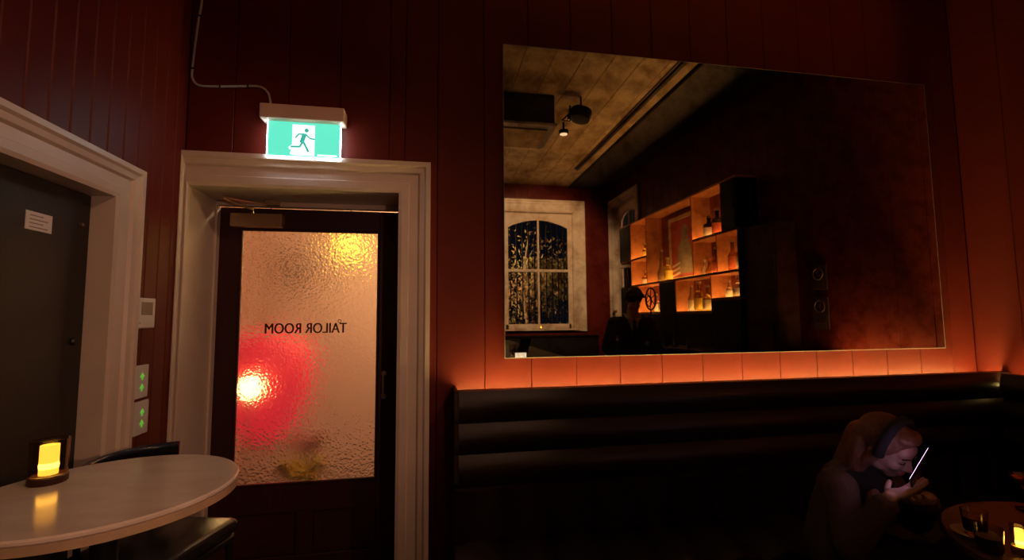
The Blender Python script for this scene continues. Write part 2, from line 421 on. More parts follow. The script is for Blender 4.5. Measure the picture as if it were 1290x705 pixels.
B().ell((-0.66, 1.45, 2.10), (0.085, 0.085, 0.075)).build('globe', YELLOWBULB, t, smooth=True)
B().tube([(-0.66, 1.45, 2.17), (-0.66, 1.45, 3.0)], 0.006, 8).build('cord', BLACKMETAL, t)
B().lathe([(0.03, 2.165), (0.03, 2.20), (0.01, 2.215)], 16, Matrix.Translation((-0.66, 1.45, 0))).build('socket', BLACKMETAL, t)
REDLAN = mat('red_lantern_paper', (0.5, 0.02, 0.02), 0.6, emit=(1.0, 0.025, 0.045), es=0.55, var=0.1)
HOTBULB = mat('warm_bulb', (1, 0.9, 0.6), 0.5, emit=(1.0, 0.68, 0.22), es=9.0, var=0.01)
t = thing('paper_lantern', 'large red glowing lantern behind the lower left door glass', 'lantern', (-1.13, 0.95, 0.62))
prof = [(0.08, -0.36), (0.15, -0.32), (0.235, -0.20), (0.295, -0.04), (0.315, 0.12), (0.295, 0.26), (0.22, 0.35), (0.12, 0.375)]
B().lathe(prof, 28, Matrix.Translation((-1.13, 0.95, 1.02))).build('shade', REDLAN, t, smooth=True)
B().tube([(-1.13, 0.95, 1.39), (-1.13, 0.95, 3.0)], 0.006, 8).build('cord', BLACKMETAL, t)
B().lathe([(0.11, 0.640), (0.11, 0.662)], 20, Matrix.Translation((-1.13, 0.95, 0))).build('rim', BLACKMETAL, t)
t = thing('bulb_lamp', 'bare warm bulb shining in front of the red lantern', 'lamp', (-1.09, 0.56, 0.0))
B().ell((-1.09, 0.56, 1.075), (0.072, 0.072, 0.075)).build('bulb', HOTBULB, t, smooth=True)
B().lathe([(0.02, 0.98), (0.022, 1.03), (0.016, 1.04)], 14, Matrix.Translation((-1.09, 0.56, 0))).build('socket', BRASS, t)
B().tube([(-1.09, 0.56, 0.0), (-1.09, 0.56, 0.98)], 0.004, 8).build('stem', BRASS, t)
B().lathe([(0.10, -0.02), (0.10, -0.005), (0.02, 0.01)], 20, Matrix.Translation((-1.09, 0.56, 0))).build('base', BRASS, t)
HALLFILL = mat('added_hall_lamp_glow', (1, 0.9, 0.7), 0.5, emit=(1.0, 0.72, 0.42), es=105.0, var=0.01)  # unseen ceiling lamp added to brighten the hall
t = thing('added_hall_lamp', 'added round ceiling lamp, out of view, lighting the hall beyond the door', 'lamp', (0.15, 1.30, 3.0))
B().lathe([(0.17, 2.90), (0.20, 2.93), (0.20, 2.97)], 28, Matrix.Translation((0.15, 1.30, 0))).build('diffuser', HALLFILL, t, smooth=True)
B().lathe([(0.21, 2.97), (0.21, 3.0)], 28, Matrix.Translation((0.15, 1.30, 0))).build('ring', BRASS, t)
# flowers in the hall
YEL = mat('yellow_petals', (0.95, 0.62, 0.05), 0.6, var=0.2, vscale=20); PNK = mat('pink_petals', (0.90, 0.36, 0.38), 0.6, var=0.2, vscale=20)
VASE = mat('grey_vase_glaze', (0.22, 0.16, 0.13), 0.4, var=0.2)
t = thing('hall_console', 'low grey console holding flowers behind the door glass', 'console', (-0.70, 0.67, 0))
B().box((-0.98, 0.52, 0.33), (-0.42, 0.82, 0.36), 0.004).build('top', VASE, t)
for x in (-0.95, -0.45):
    for y in (0.55, 0.79): B().box((x-0.015, y-0.015, -0.02), (x+0.015, y+0.015, 0.33)).build('leg', VASE, t)
def flowers(label, c, m, n, rad, vh):
    t = thing('flower_vase', label, 'flowers', (c[0], c[1], 0.36))
    B().lathe([(0.035, 0.36), (0.055, 0.36+vh*0.5), (0.028, 0.36+vh)], 18, Matrix.Translation((c[0], c[1], 0))).build('vase', VASE, t, smooth=True)
    for k in range(n):
        a = 2.4*k; rr = rad*math.sqrt((k+0.5)/n)
        hx, hy, hz = c[0]+rr*math.cos(a), c[1]+0.5*rr*math.sin(a), c[2]+0.35*rad*math.sin(k*1.7)
        bl = B()
        for q in range(6):
            b_ = 2*PI*q/6; bl.ell((hx+0.022*math.cos(b_), hy-0.006, hz+0.022*math.sin(b_)), (0.020, 0.010, 0.020), sub=2)
        bl.build('blossom', m, t, smooth=True)
        B().tube([(c[0], c[1], 0.36+vh*0.8), (hx, hy, hz)], 0.003, 6).build('stem', VASE, t)
flowers('yellow flowers in a small vase low behind the door glass', (-0.775, 0.60, 0.545), YEL, 13, 0.13, 0.08)
flowers('pink flowers in a taller vase behind the door glass', (-0.765, 0.70, 0.70), PNK, 8, 0.09, 0.17)
t = thing('hall_picture', 'small dark framed picture blurred behind the door glass', 'picture', (-1.10, 2.19, 1.9))
B().box((-1.36, 2.175, 1.86), (-1.16, 2.2, 2.10), 0.004).build('canvas', DARKWOOD, t)
for a, b in (((-1.38, 2.165, 1.84), (-1.36, 2.2, 2.12)), ((-1.16, 2.165, 1.84), (-1.14, 2.2, 2.12)), ((-1.36, 2.165, 1.84), (-1.16, 2.2, 1.86)), ((-1.36, 2.165, 2.10), (-1.16, 2.2, 2.12))):
    B().box(a, b, 0.003).build('frame_bar', BLACKMETAL, t)

# ================================================================== door 2 : dark door in the left wall
d2 = thing('door_2', 'black door with small white notice in cream moulded frame', None, (LX-0.06, -1.0, 0), kind='structure')
Ml = frame_mat((LX, 0, 0), (0, 1, 0), (1, 0, 0))
casing(d2, LY0, LY1, LZ, 0.145, None, M=Ml)
B().box((LX-0.20, LY1, 0), (LX, LY1+0.02, LZ+0.02)).build('jamb_lining', CREAM, d2)
B().box((LX-0.20, LY0-0.02, 0), (LX, LY0, LZ+0.02)).build('jamb_lining', CREAM, d2)
B().box((LX-0.20, LY0, LZ), (LX, LY1, LZ+0.02)).build('head_lining', CREAM, d2)
B().box((LX-0.105, LY0+0.003, 0.01), (LX-0.062, LY1-0.003, LZ-0.003), 0.003).build('leaf', BLACKDOOR, d2)
nt_ = B().box((LX-0.062, -0.825, 1.800), (LX-0.060, -0.718, 1.862)).build('notice', PAPER, d2, label='small white notice with faint lines')
GREYINK = mat('grey_ink', (0.35, 0.28, 0.26), 0.7, var=0.05)
for k in range(4):
    B().box((LX-0.060, -0.810, 1.808+0.013*k), (LX-0.0597, -0.735-(0.02 if k % 2 else 0), 1.812+0.013*k)).build('printed_line', GREYINK, nt_)
B().lathe([(0.014, 0), (0.014, 0.006), (0.008, 0.012)], 14, Matrix.Translation((LX-0.062, -0.585, 1.42)) @ Matrix.Rotation(PI/2, 4, 'Y')).build('lock', BLACKMETAL, d2)
B().lathe([(0.008, 0), (0.006, 0.01)], 10, Matrix.Translation((LX-0.062, -0.585, 1.86)) @ Matrix.Rotation(PI/2, 4, 'Y')).build('screw_cap', CHROME, d2)

# ================================================================== small things on the left wall
t = thing('thermostat', 'white wall thermostat with grey display above two switch plates', 'thermostat', (LX, -0.29, 1.46))
B().box((LX, -0.358, 1.462), (LX+0.024, -0.232, 1.594), 0.005, 2).build('case', WHITEPL, t)
B().box((LX+0.024, -0.336, 1.520), (LX+0.0255, -0.256, 1.576), 0.0006).build('display', SCREENGREY, t)
B().box((LX+0.024, -0.348, 1.482), (LX+0.0265, -0.338, 1.488), 0.001).build('button', CHROME, t)
def plate(label, y0, y1, z0, z1):
    t = thing('switch_plate', label, 'switch', (LX, (y0+y1)/2, z0), group='switch plates with green arrows')
    B().box((LX, y0, z0), (LX+0.010, y1, z1), 0.003, 2).build('cover', WHITEPL, t)
    c = (y0+y1)/2; zm = (z0+z1)/2
    for s in (1, -1):
        z = zm+s*0.024
        # small arrowhead with a bar below
        M_ = frame_mat((LX+0.0101, c+0.002, z), (0, 1, 0), (0, 0, 1))
        M2 = Matrix(((0, 0, 1, LX+0.0101), (1, 0, 0, c), (0, 1, 0, z), (0, 0, 0, 1)))
        B().prism([(-0.017, -0.005), (0.017, -0.005), (0, 0.015)], 0.0012, M2).box((LX+0.0101, c-0.005, z-0.017), (LX+0.0113, c+0.005, z-0.005)).build('arrow_light', GREENLED, t)
plate('white switch plate with green arrows, the upper one', -0.325, -0.232, 1.160, 1.302)
plate('white switch plate with green arrows, the lower one', -0.313, -0.218, 1.003, 1.147)

# ================================================================== exit sign and its cable
SIGNG = mat('sign_green', (0.05, 0.5, 0.35), 0.4, emit=(0.125, 0.80, 0.58), es=EXIT_POWER, var=0.02)
SIGNW = mat('sign_white', (0.9, 0.9, 0.9), 0.4, emit=(0.90, 1.0, 0.97), es=EXIT_POWER*1.6, var=0.01)
SIGNT = mat('sign_dark_green', (0.02, 0.3, 0.25), 0.4, emit=(0.06, 0.50, 0.40), es=EXIT_POWER*0.8, var=0.02)
SIGNEDGE = mat('sign_edge_light', (0.9, 0.9, 1), 0.4, emit=(0.82, 0.92, 1.0), es=EXIT_POWER*26, var=0.01)
SIGNCASE = mat('beige_sign_case', (0.62, 0.44, 0.36), 0.45, var=0.05)
t = thing('exit_sign', 'lit green running man exit sign above the glazed door', 'exit sign', (-0.66, -0.04, 2.345))
B().box((-0.868, -0.095, 2.530), (-0.452, 0.0, 2.606), 0.006, 2).build('housing', SIGNCASE, t, smooth=False)
pn = B().box((-0.836, -0.052, 2.345), (-0.478, -0.044, 2.530), 0.001).build('panel', SIGNG, t, label='glowing green panel')
yS = -0.0521
def zpoly(pts, th, y, m, name, parent):
    M2 = Matrix(((1, 0, 0, 0), (0, 0, -1, y), (0, 1, 0, 0), (0, 0, 0, 1)))
    return B().prism(pts, th, M2).build(name, m, parent)
wx0, wx1, wz0, wz1 = -0.716, -0.606, 2.352, 2.516
zpoly([(wx0, wz0), (wx1, wz0), (wx1, wz1), (wx0, wz1), (wx0, 2.408), (wx0-0.018, 2.392), (wx0-0.014, 2.384), (wx0-0.002, 2.380), (wx0-0.010, 2.360)], 0.0012, yS, SIGNW, 'door_symbol', pn)
mn = B()
M2 = Matrix(((1, 0, 0, 0), (0, 0, -1, yS-0.0013), (0, 1, 0, 0), (0, 0, 0, 1)))
mn.prism([(-0.646+0.011*math.cos(a), 2.487+0.011*math.sin(a)) for a in [2*PI*k/16 for k in range(16)]], 0.0010, M2)
def limb(pts, wd):
    for (a, b) in zip(pts, pts[1:]):
        d = Vector((b[0]-a[0], b[1]-a[1])).normalized(); q = Vector((-d.y, d.x))*wd/2; e = d*wd*0.3
        mn.prism([(a[0]-q.x-e.x, a[1]-q.y-e.y), (b[0]-q.x+e.x, b[1]-q.y+e.y), (b[0]+q.x+e.x, b[1]+q.y+e.y), (a[0]+q.x-e.x, a[1]+q.y-e.y)], 0.0010, M2)
limb([(-0.657, 2.463), (-0.668, 2.425)], 0.022)
limb([(-0.650, 2.466), (-0.684, 2.466), (-0.700, 2.446)], 0.008)
limb([(-0.650, 2.466), (-0.628, 2.444), (-0.606, 2.442)], 0.008)
limb([(-0.664, 2.425), (-0.678, 2.398), (-0.720, 2.396)], 0.010)
limb([(-0.662, 2.425), (-0.648, 2.400), (-0.636, 2.374)], 0.011)
mn.build('running_man', SIGNT, pn)
B().box((-0.590, -0.0535, 2.352), (-0.492, -0.0525, 2.360)).build('maker_line', SIGNW, pn)
B().box((-0.840, -0.052, 2.345), (-0.8365, -0.040, 2.530)).build('light_edge', SIGNEDGE, t)
B().box((-0.4775, -0.052, 2.345), (-0.474, -0.040, 2.530)).build('light_edge', SIGNEDGE, t)
B().box((-0.840, -0.052, 2.340), (-0.474, -0.040, 2.3445)).build('light_edge', SIGNEDGE, t)
CABLE = mat('pale_grey_cable', (0.42, 0.36, 0.34), 0.5, var=0.1)
def smooth_path(pts, n=8):
    P = [Vector(p) for p in pts]; P = [P[0]*2-P[1]]+P+[P[-1]*2-P[-2]]; out = []
    for i in range(1, len(P)-2):
        for k in range(n):
            t_ = k/n; a, b, c, d = P[i-1:i+3]
            out.append(0.5*((2*b)+(c-a)*t_+(2*a-5*b+4*c-d)*t_**2+(3*b-a-3*c+d)*t_**3))
    out.append(P[-2]); return out
t = thing('power_cable', 'pale cable clipped along the wall up from the exit sign', 'cable', (-0.84, -0.008, 2.606))
B().tube(smooth_path([(-1.180, -0.008, 3.6), (-1.195, -0.008, 3.2), (-1.210, -0.008, 3.05), (-1.226, -0.008, 2.80), (-1.222, -0.008, 2.745), (-1.195, -0.008, 2.715), (-1.13, -0.008, 2.712), (-1.00, -0.008, 2.724), (-0.905, -0.008, 2.730), (-0.862, -0.008, 2.705), (-0.845, -0.008, 2.655), (-0.843, -0.008, 2.606)]), 0.006, 8).build('cable_run', CABLE, t, smooth=True)
for (x, z, rot) in ((-1.203, 3.09, 0), (-1.226, 2.80, 0), (-1.09, 2.714, 1), (-0.955, 2.728, 1)):
    (B().box((x-0.010, -0.016, z-0.004), (x+0.010, 0, z+0.004), 0.001) if not rot else B().box((x-0.004, -0.016, z-0.010), (x+0.004, 0, z+0.010), 0.001)).build('cable_clip', BLACKMETAL, t)

# ================================================================== antique mirror
mm = bpy.data.materials.new('antique_mirror'); mm.use_nodes = True
nt = mm.node_tree; p = nt.nodes['Principled BSDF']
p.inputs['Metallic'].default_value = 1.0; p.inputs['Roughness'].default_value = 0.015
tc = nt.nodes.new('ShaderNodeTexCoord'); nz = nt.nodes.new('ShaderNodeTexNoise'); nz.inputs['Scale'].default_value = 9; nz.inputs['Detail'].default_value = 7; nz.inputs['Roughness'].default_value = 0.62
cr = nt.nodes.new('ShaderNodeValToRGB'); cr.color_ramp.elements[0].position = 0.33; cr.color_ramp.elements[1].position = 0.56
cr.color_ramp.elements[0].color = (0.42, 0.34, 0.27, 1); cr.color_ramp.elements[1].color = (0.82, 0.79, 0.74, 1)
nt.links.new(tc.outputs['Object'], nz.inputs['Vector']); nt.links.new(nz.outputs['Fac'], cr.inputs[0]); nt.links.new(cr.outputs[0], p.inputs['Base Color'])
MX0, MX1, MZ0, MZ1 = 0.415, 3.400, 1.272, 3.095
t = thing('wall_mirror', 'large frameless antiqued mirror above the banquette reflecting the bar', 'mirror', (1.9, -0.012, MZ0))
B().box((MX0, -0.012, MZ0), (MX1, -0.004, MZ1)).build('mirror_glass', mm, t)
EDGE = mat('polished_glass_edge', (0.24, 0.21, 0.20), 0.25, var=0.05)
B().box((MX0, -0.0125, MZ0-0.004), (MX1, 0.0, MZ0)).build('polished_edge', EDGE, t)
B().box((MX0, -0.0125, MZ1), (MX1, 0.0, MZ1+0.003)).build('polished_edge', EDGE, t)
B().box((MX0-0.003, -0.0125, MZ0-0.004), (MX0, 0.0, MZ1+0.003)).build('polished_edge', EDGE, t)
B().box((MX1, -0.0125, MZ0-0.004), (MX1+0.003, 0.0, MZ1+0.003)).build('polished_edge', EDGE, t)

# ================================================================== banquettes with light strips
def roll_profile(depth, h):      # cushion bulge section in (out, z)
    n = 7
    return [(depth*(0.55+0.45*math.sin(PI*k/n)), h*k/n) for k in range(n+1)]
def banquette(name, label, loc, L, M, zb=0.0, seat=None, strip_to=None):
    """local: u 0..L along wall, out (towards room), z"""
    t = thing(name, label, 'banquette', loc)
    def pb(bld, nm, m=VELVET, sm=True):
        bmesh.ops.transform(bld.bm, matrix=M, verts=bld.bm.verts)
        bmesh.ops.recalc_face_normals(bld.bm, faces=bld.bm.faces)
        return bld.build(nm, m, t, smooth=sm)
    se = strip_to or L
    s0, s1 = seat or (0.0, L)
    pb(B().box((0.0, 0.001, zb), (L, 0.016, 1.028)), 'back_board', SHELFBLACK, False)
    pb(B().box((0.0, 0.133, zb), (L, 0.155, 1.126), 0.004), 'back_frame', SHELFBLACK, False)
    pb(B().box((0.0, 0.001, zb), (0.018, 0.155, 1.126), 0.003), 'end_panel', SHELFBLACK, False)
    pb(B().box((0.02, 0.104, 1.0495), (se, 0.128, 1.056)), 'light_strip', LEDM, False)
    pb(B().box((0.018, 0.001, 1.030), (se, 0.132, 1.049)), 'strip_channel', SHELFBLACK, False)
    zs = [1.128, 0.968, 0.815, 0.660]
    for z1, z0 in zip(zs, zs[1:]):
        prof = roll_profile(0.075, z1-z0-0.004); n = len(prof)
        vs = []; fs = []; U = [0.0, 0.02]+[L*k/8 for k in range(1, 8)]+[L-0.02, L]
        for j, u in enumerate(U):
            e = 0.55 if u in (0.0, L) else 1.0
            vs += [(u, 0.155, z0+0.002)]+[(u, 0.155+a*e, z0+0.002+b) for a, b in prof]+[(u, 0.155, z1-0.002)]
        w_ = n+2
        for j in range(len(U)-1):
            for k in range(w_-1): fs.append((j*w_+k, j*w_+k+1, (j+1)*w_+k+1, (j+1)*w_+k))
        fs.append(tuple(range(w_))); fs.append(tuple((len(U)-1)*w_+k for k in range(w_)))
        pb(B().poly(vs, fs), 'back_roll')
    zc = max(0.40, zb)
    nC = max(2, round(L/0.2375)); wd = L/nC; n = 8; w_ = n+3
    for k in range(nC):
        u0 = k*wd; vs = []; fs = []
        for z, e in ((zc, 1.0), (0.645, 1.0), (0.656, 0.6)):
            vs += [(u0+0.001, 0.155, z)]+[(u0+0.001+(wd-0.002)*q/n, 0.155+e*0.085*(0.45+0.55*math.sin(PI*q/n)), z) for q in range(n+1)]+[(u0+wd-0.001, 0.155, z)]
        for j in range(2):
            for q in range(w_-1): fs.append((j*w_+q, j*w_+q+1, (j+1)*w_+q+1, (j+1)*w_+q))
        fs.append(tuple(range(w_))); fs.append(tuple(2*w_+q for q in range(w_)))
        pb(B().poly(vs, fs), 'back_channel')
    nC = max(2, round((s1-s0)/0.2375)); wd = (s1-s0)/nC
    for k in range(nC):
        u0 = s0+k*wd; vs = []; fs = []
        for o, e in ((0.17, 1.0), (0.52, 1.0), (0.57, 0.75), (0.595, 0.2)):
            vs += [(u0+0.001, o, 0.27)]+[(u0+0.001+(wd-0.002)*q/n, o, 0.30+e*0.12*(0.62+0.38*math.sin(PI*q/n))) for q in range(n+1)]+[(u0+wd-0.001, o, 0.27)]
        for j in range(3):
            for q in range(w_-1): fs.append((j*w_+q, j*w_+q+1, (j+1)*w_+q+1, (j+1)*w_+q))
        fs.append(tuple(range(w_))); fs.append(tuple(3*w_+q for q in range(w_)))
        pb(B().poly(vs, fs), 'seat_channel')
    pb(B().box((s0, 0.157, 0.001), (s1, 0.54, 0.27), 0.004), 'seat_base', SHELFBLACK, False)
    return t
banquette('banquette', 'long black upholstered banquette under the mirror with a glowing ledge', (1.9, -0.3, 0), RX-0.002-0.126, frame_mat((0.126, 0, 0), (1, 0, 0), (0, -1, 0)))
banquette('banquette', 'short black upholstered banquette on the right wall beside the corner', (3.4, -0.8, 0), 0.810, frame_mat((RX, -1.06, 0), (0, 1, 0), (-1, 0, 0)), zb=0.43, seat=(0.0, 0.455))
# ================================================================== windows seen in the mirror
PANE = mat('window_pane', (0.92, 0.94, 0.96), 0.02, trans=1.0, ior=1.05, var=0.01)
BARM = mat('black_iron_bar', (0.008, 0.008, 0.010), 0.5, var=0.1)
def arch_pts(u0, u1, zs, rise, n=14):
    return [(u0+(u1-u0)*k/n, zs+rise*math.sin(PI*k/n)**0.8) for k in range(n+1)]
def window(name, label, loc, M, o0, o1, z0, z1, cas, sash0, sash1):
    """local u along wall, out to room; opening o0..o1, sash glass block sash0..sash1"""
    t = thing(name, label, None, loc, kind='structure')
    def pb(bld, nm, m=CREAM, par=None):
        bmesh.ops.transform(bld.bm, matrix=M, verts=bld.bm.verts)
        bmesh.ops.recalc_face_normals(bld.bm, faces=bld.bm.faces)
        return bld.build(nm, m, par or t)
    casing(t, o0, o1, z1, cas, None, M=M, z0=z0-0.05)
    yb = -0.20
    pb(B().box((o0, yb, z0), (o0+0.012, 0.0, z1)), 'reveal_lining'); pb(B().box((o1-0.012, yb, z0), (o1, 0.0, z1)), 'reveal_lining')
    pb(B().box((o0, yb, z1-0.012), (o1, 0.0, z1)), 'reveal_lining')
    pb(B().box((o0-0.10, yb, z0-0.03), (o1+0.10, 0.06, z0), 0.006), 'sill')
    ym = -0.115
    zm = z0+(z1-z0)*0.500
    mid = (sash0+sash1)/2; sw = 0.055; ztop = z1-0.16; rise = 0.16; zs = ztop-rise
    # outer frame infill between opening and sash
    pb(B().box((o0+0.012, ym-0.05, z0), (sash0-sw, ym+0.03, z1-0.012)), 'frame_side'); pb(B().box((sash1+sw, ym-0.05, z0), (o1-0.012, ym+0.03, z1-0.012)), 'frame_side')
    # arched head panel
    a = arch_pts(sash0-sw, sash1+sw, zs, rise+sw); poly = [(sash0-sw, z1-0.012)]+[p_ for p_ in a]+[(sash1+sw, z1-0.012)]
    M2 = Matrix(((1, 0, 0, 0), (0, 0, 1, ym-0.05), (0, 1, 0, 0), (0, 0, 0, 1)))
    pb(B().prism(poly[::-1], 0.07, M2), 'arched_head')
    # upper sash: stiles, arch rail, meeting rail, mullion
    pb(B().box((sash0-sw, ym-0.02, zm), (sash0, ym+0.015, zs+0.02), 0.004), 'sash_stile'); pb(B().box((sash1, ym-0.02, zm), (sash1+sw, ym+0.015, zs+0.02), 0.004), 'sash_stile')
    ai = arch_pts(sash0, sash1, zs, rise); ao = arch_pts(sash0-sw, sash1+sw, zs, rise+sw)
    vs = []; fs = []
    for (i_, o_) in zip(ai, ao):
        for y in (ym-0.02, ym+0.015): vs += [(i_[0], y, i_[1]), (o_[0], y, o_[1])]
    for k in range(len(ai)-1):
        q = 4*k; r = q+4
        for e in ((0, 1), (1, 3), (3, 2), (2, 0)): fs.append((q+e[0], q+e[1], r+e[1], r+e[0]))
    fs += [(0, 1, 3, 2), tuple(len(vs)-4+i for i in (0, 1, 3, 2))]
    pb(B().poly(vs, fs), 'arch_rail')
    pb(B().box((sash0-sw, ym-0.03, zm-0.035), (sash1+sw, ym+0.035, zm+0.015), 0.005), 'meeting_rail')
    pb(B().box((mid-0.018, ym-0.02, zm), (mid+0.018, ym+0.015, ztop), 0.003), 'mullion')
    pb(B().box((mid-0.018, ym, z0+0.09), (mid+0.018, ym+0.032, zm-0.03), 0.003), 'mullion')
    pb(B().box((sash0-sw, ym, z0), (sash0, ym+0.032, zm-0.03), 0.004), 'sash_stile'); pb(B().box((sash1, ym, z0), (sash1+sw, ym+0.032, zm-0.03), 0.004), 'sash_stile')
    br = pb(B().box((sash0-sw, ym, z0), (sash1+sw, ym+0.032, z0+0.10), 0.004), 'bottom_rail')
    for u in (mid-0.22, mid+0.22): pb(B().box((u-0.03, ym+0.032, z0+0.045), (u+0.03, ym+0.05, z0+0.06), 0.003), 'sash_lift', BRASS, br)
    for (u0, u1) in ((sash0, mid-0.018), (mid+0.018, sash1)):
        pb(B().box((u0, ym+0.012, z0+0.10), (u1, ym+0.016, zm-0.035)), 'pane', PANE)
        n = 8; pts = [(u0, zm+0.015)]+[(u1, zm+0.015)]
        full = lambda u: zs+rise*max(0.0, math.sin(PI*(u-sash0)/(sash1-sash0)))**0.8
        top = [(u1+(u0-u1)*k/n, full(u1+(u0-u1)*k/n)) for k in range(n+1)]
        M3 = Matrix(((1, 0, 0, 0), (0, 0, 1, ym-0.006), (0, 1, 0, 0), (0, 0, 0, 1)))
        pb(B().prism(pts+top, 0.004, M3), 'pane', PANE)
    nb = 10
    for k in range(nb):
        u = sash0+(sash1-sash0)*(k+0.5)/nb
        pb(B().box((u-0.011, -0.185, z0), (u+0.011, -0.165, z1-0.02)), 'security_bar', BARM)
    return t
window('window_1', 'arched cream sash window with iron bars on the far wall, seen in the mirror', (2.14, OY, FZ0),
       frame_mat((0, OY, 0), (1, 0, 0), (0, 1, 0)), FX0, FX1, FZ0, FZ1, 0.235, 1.54, 2.78)
window('window_2', 'cream sash window partly hidden by the bar shelves, seen in the mirror', (RX, -5.7, WZ0),
       frame_mat((RX, 0, 0), (0, 1, 0), (-1, 0, 0)), WR0, WR1, WZ0, WZ1, 0.15, -6.10, -5.28)

# garden at night outside the windows, under a street lamp
LEAF = mat('tree_leaf', (0.30, 0.30, 0.08), 0.6, col2=(0.42, 0.22, 0.07), vscale=1.3)
BARK = mat('tree_bark', (0.32, 0.24, 0.16), 0.8, var=0.3)
def tree(label, c, h, spread, n, seed, group=None):
    rnd = random.Random(seed)
    t = thing('garden_tree', label, 'tree', c, group='trees outside the windows')
    pts = [(c[0], c[1], c[2]), (c[0]+0.06, c[1]-0.02, c[2]+h*0.35), (c[0]-0.05, c[1], c[2]+h*0.65), (c[0]+0.1, c[1], c[2]+h)]
    B().tube(smooth_path(pts, 4), 0.07, 8, r_end=0.02).build('trunk', BARK, t)
    tips = []
    for k in range(9):
        a = rnd.uniform(0, 2*PI); z = c[2]+h*rnd.uniform(0.22, 0.78); e = Vector((c[0]+spread*math.cos(a), c[1]+0.45*spread*math.sin(a), z+rnd.uniform(0.1, 0.5)))
        B().tube(smooth_path([(c[0], c[1], z-0.1), ((c[0]+e.x)/2, (c[1]+e.y)/2, z+0.15), e], 4), 0.028, 6, r_end=0.006).build('branch', BARK, t)
        tips.append(e)
    fo = B(); vs = []; fs = []
    for k in range(n):
        b = rnd.choice(tips); q = Vector((b.x+rnd.gauss(0, spread*0.38), b.y+rnd.gauss(0, 0.14), b.z+rnd.gauss(0, 0.33)))
        if q.z > c[2]+h*0.82 and rnd.random() < 0.7: continue
        s = rnd.uniform(0.02, 0.055); d1_ = Vector((rnd.gauss(0, 1), rnd.gauss(0, 1), rnd.gauss(0, 1))).normalized(); d2_ = d1_.orthogonal().normalized()
        i = len(vs); vs += [q-d1_*s, q+d2_*s*0.4, q+d1_*s, q-d2_*s*0.4]; fs.append((i, i+1, i+2, i+3))
    fo.poly(vs, fs).build('foliage', LEAF, t, kind='stuff')
tree('leafy night tree with pale branches outside the arched window', (2.1, -7.5, 0.0), 3.4, 0.85, 5200, 3)
tree('small leafy tree outside the window behind the bar shelves', (5.0, -5.6, 0.0), 3.2, 0.42, 700, 5)
B().box((LX-2, -9.5, -0.25), (6.8, OY-0.26, -0.05)).build('ground_outside', mat('night_ground', (0.03, 0.03, 0.03), 0.9, var=0.3), kind='structure', label='dark ground outside the windows')
t = thing('street_lamp', 'street lamp lighting the trees outside', 'lamp', (0.55, -6.95, -0.05))
LAMPM = mat('street_lamp_light', (1, 0.8, 0.5), 0.5, emit=(1.0, 0.64, 0.34), es=420.0, var=0.01)
B().tube([(0.55, -6.95, -0.05), (0.55, -6.95, 2.45)], 0.04, 10).build('post', BLACKMETAL, t)
B().ell((0.55, -6.95, 2.58), (0.13, 0.13, 0.14)).build('lamp_globe', LAMPM, t, smooth=True)
t = thing('street_lamp', 'second street lamp outside the bar side window', 'lamp', (5.6, -5.0, -0.05))
B().tube([(5.6, -5.0, -0.05), (5.6, -5.0, 2.4)], 0.04, 10).build('post', BLACKMETAL, t)
B().ell((5.6, -5.0, 2.5), (0.10, 0.10, 0.11)).build('lamp_globe', LAMPM, t, smooth=True)

# ================================================================== ceiling fittings seen in the mirror
ACM = mat('dark_unit_casing', (0.035, 0.030, 0.028), 0.5, var=0.15)
t = thing('air_conditioner', 'dark boxed air conditioner hung under the patina ceiling', 'air conditioner', (0.7, -3.0, 3.79))
B().box((-0.2, -3.42, 3.80), (1.47, -2.66, CZ-0.001), 0.01).build('casing_body', ACM, t)
B().box((-0.2, -3.44, 3.77), (1.49, -2.62, 3.80), 0.004).build('lower_lip', CHROME, t)
B().box((-0.1, -3.35, 3.755), (1.40, -2.75, 3.77), 0.003).build('underside_panel', CEIL, t)
DRUM = t = thing('ceiling_spot_drum', 'black drum shaped spot hung beside the air conditioner', 'spotlight', (1.80, -2.66, 3.96))
Md = Matrix.Translation((1.80, -2.66, 3.97)) @ Matrix.Rotation(0.25, 4, 'Y')
B().lathe([(0.02, -0.10), (0.12, -0.09), (0.135, 0.0), (0.13, 0.03), (0.03, 0.06)], 24, Md).build('drum', BLACKMETAL, t, smooth=True)
B().tube([(1.80, -2.66, 4.02), (1.80, -2.66, CZ)], 0.012, 8).build('stem', BLACKMETAL, t)
B().tube([(1.70, -2.66, 4.0), (1.56, -2.66, 3.86), (1.66, -2.66, 3.86), (1.66, -2.66, 4.05)], 0.012, 8).build('bracket', BLACKMETAL, t)
WARMW = mat('warm_lens', (1, 0.8, 0.6), 0.4, emit=(1.0, 0.72, 0.40), es=1.0, var=0.01)
for (x, y, z, r, lab) in ((1.80, -3.05, 4.05, 0.05, 'small lit ceiling spot below the black drum'), (1.80, -3.40, 4.00, 0.07, 'round lit ceiling fitting beside the air conditioner lip')):
    t = thing('ceiling_spot', lab, 'ceiling light', (x, y, z))
    CAN2 = t
    B().lathe([(r*0.9, 0.0), (r, 0.01), (r, 0.05), (0.015, 0.06), (0.015, CZ-z)], 18, Matrix.Translation((x, y, z)), cap=True).build('can', BLACKMETAL, t, smooth=True)
    B().lathe([(r*0.3, -0.012), (r*0.75, -0.004), (r*0.75, 0.0)], 18, Matrix.Translation((x, y, z))).build('lens', WARMW, t, smooth=True)
t = thing('lighting_track', 'long dark track running along the ceiling toward the far wall', 'track', (2.62, -3.4, CZ))
B().box((2.595, -5.3, CZ-0.035), (2.645, -0.3, CZ), 0.003).build('rail', BLACKMETAL, t)
B().box((2.56, -5.3, CZ-0.012), (2.595, -0.3, CZ), 0.002).build('flange', DARKWOOD, t)

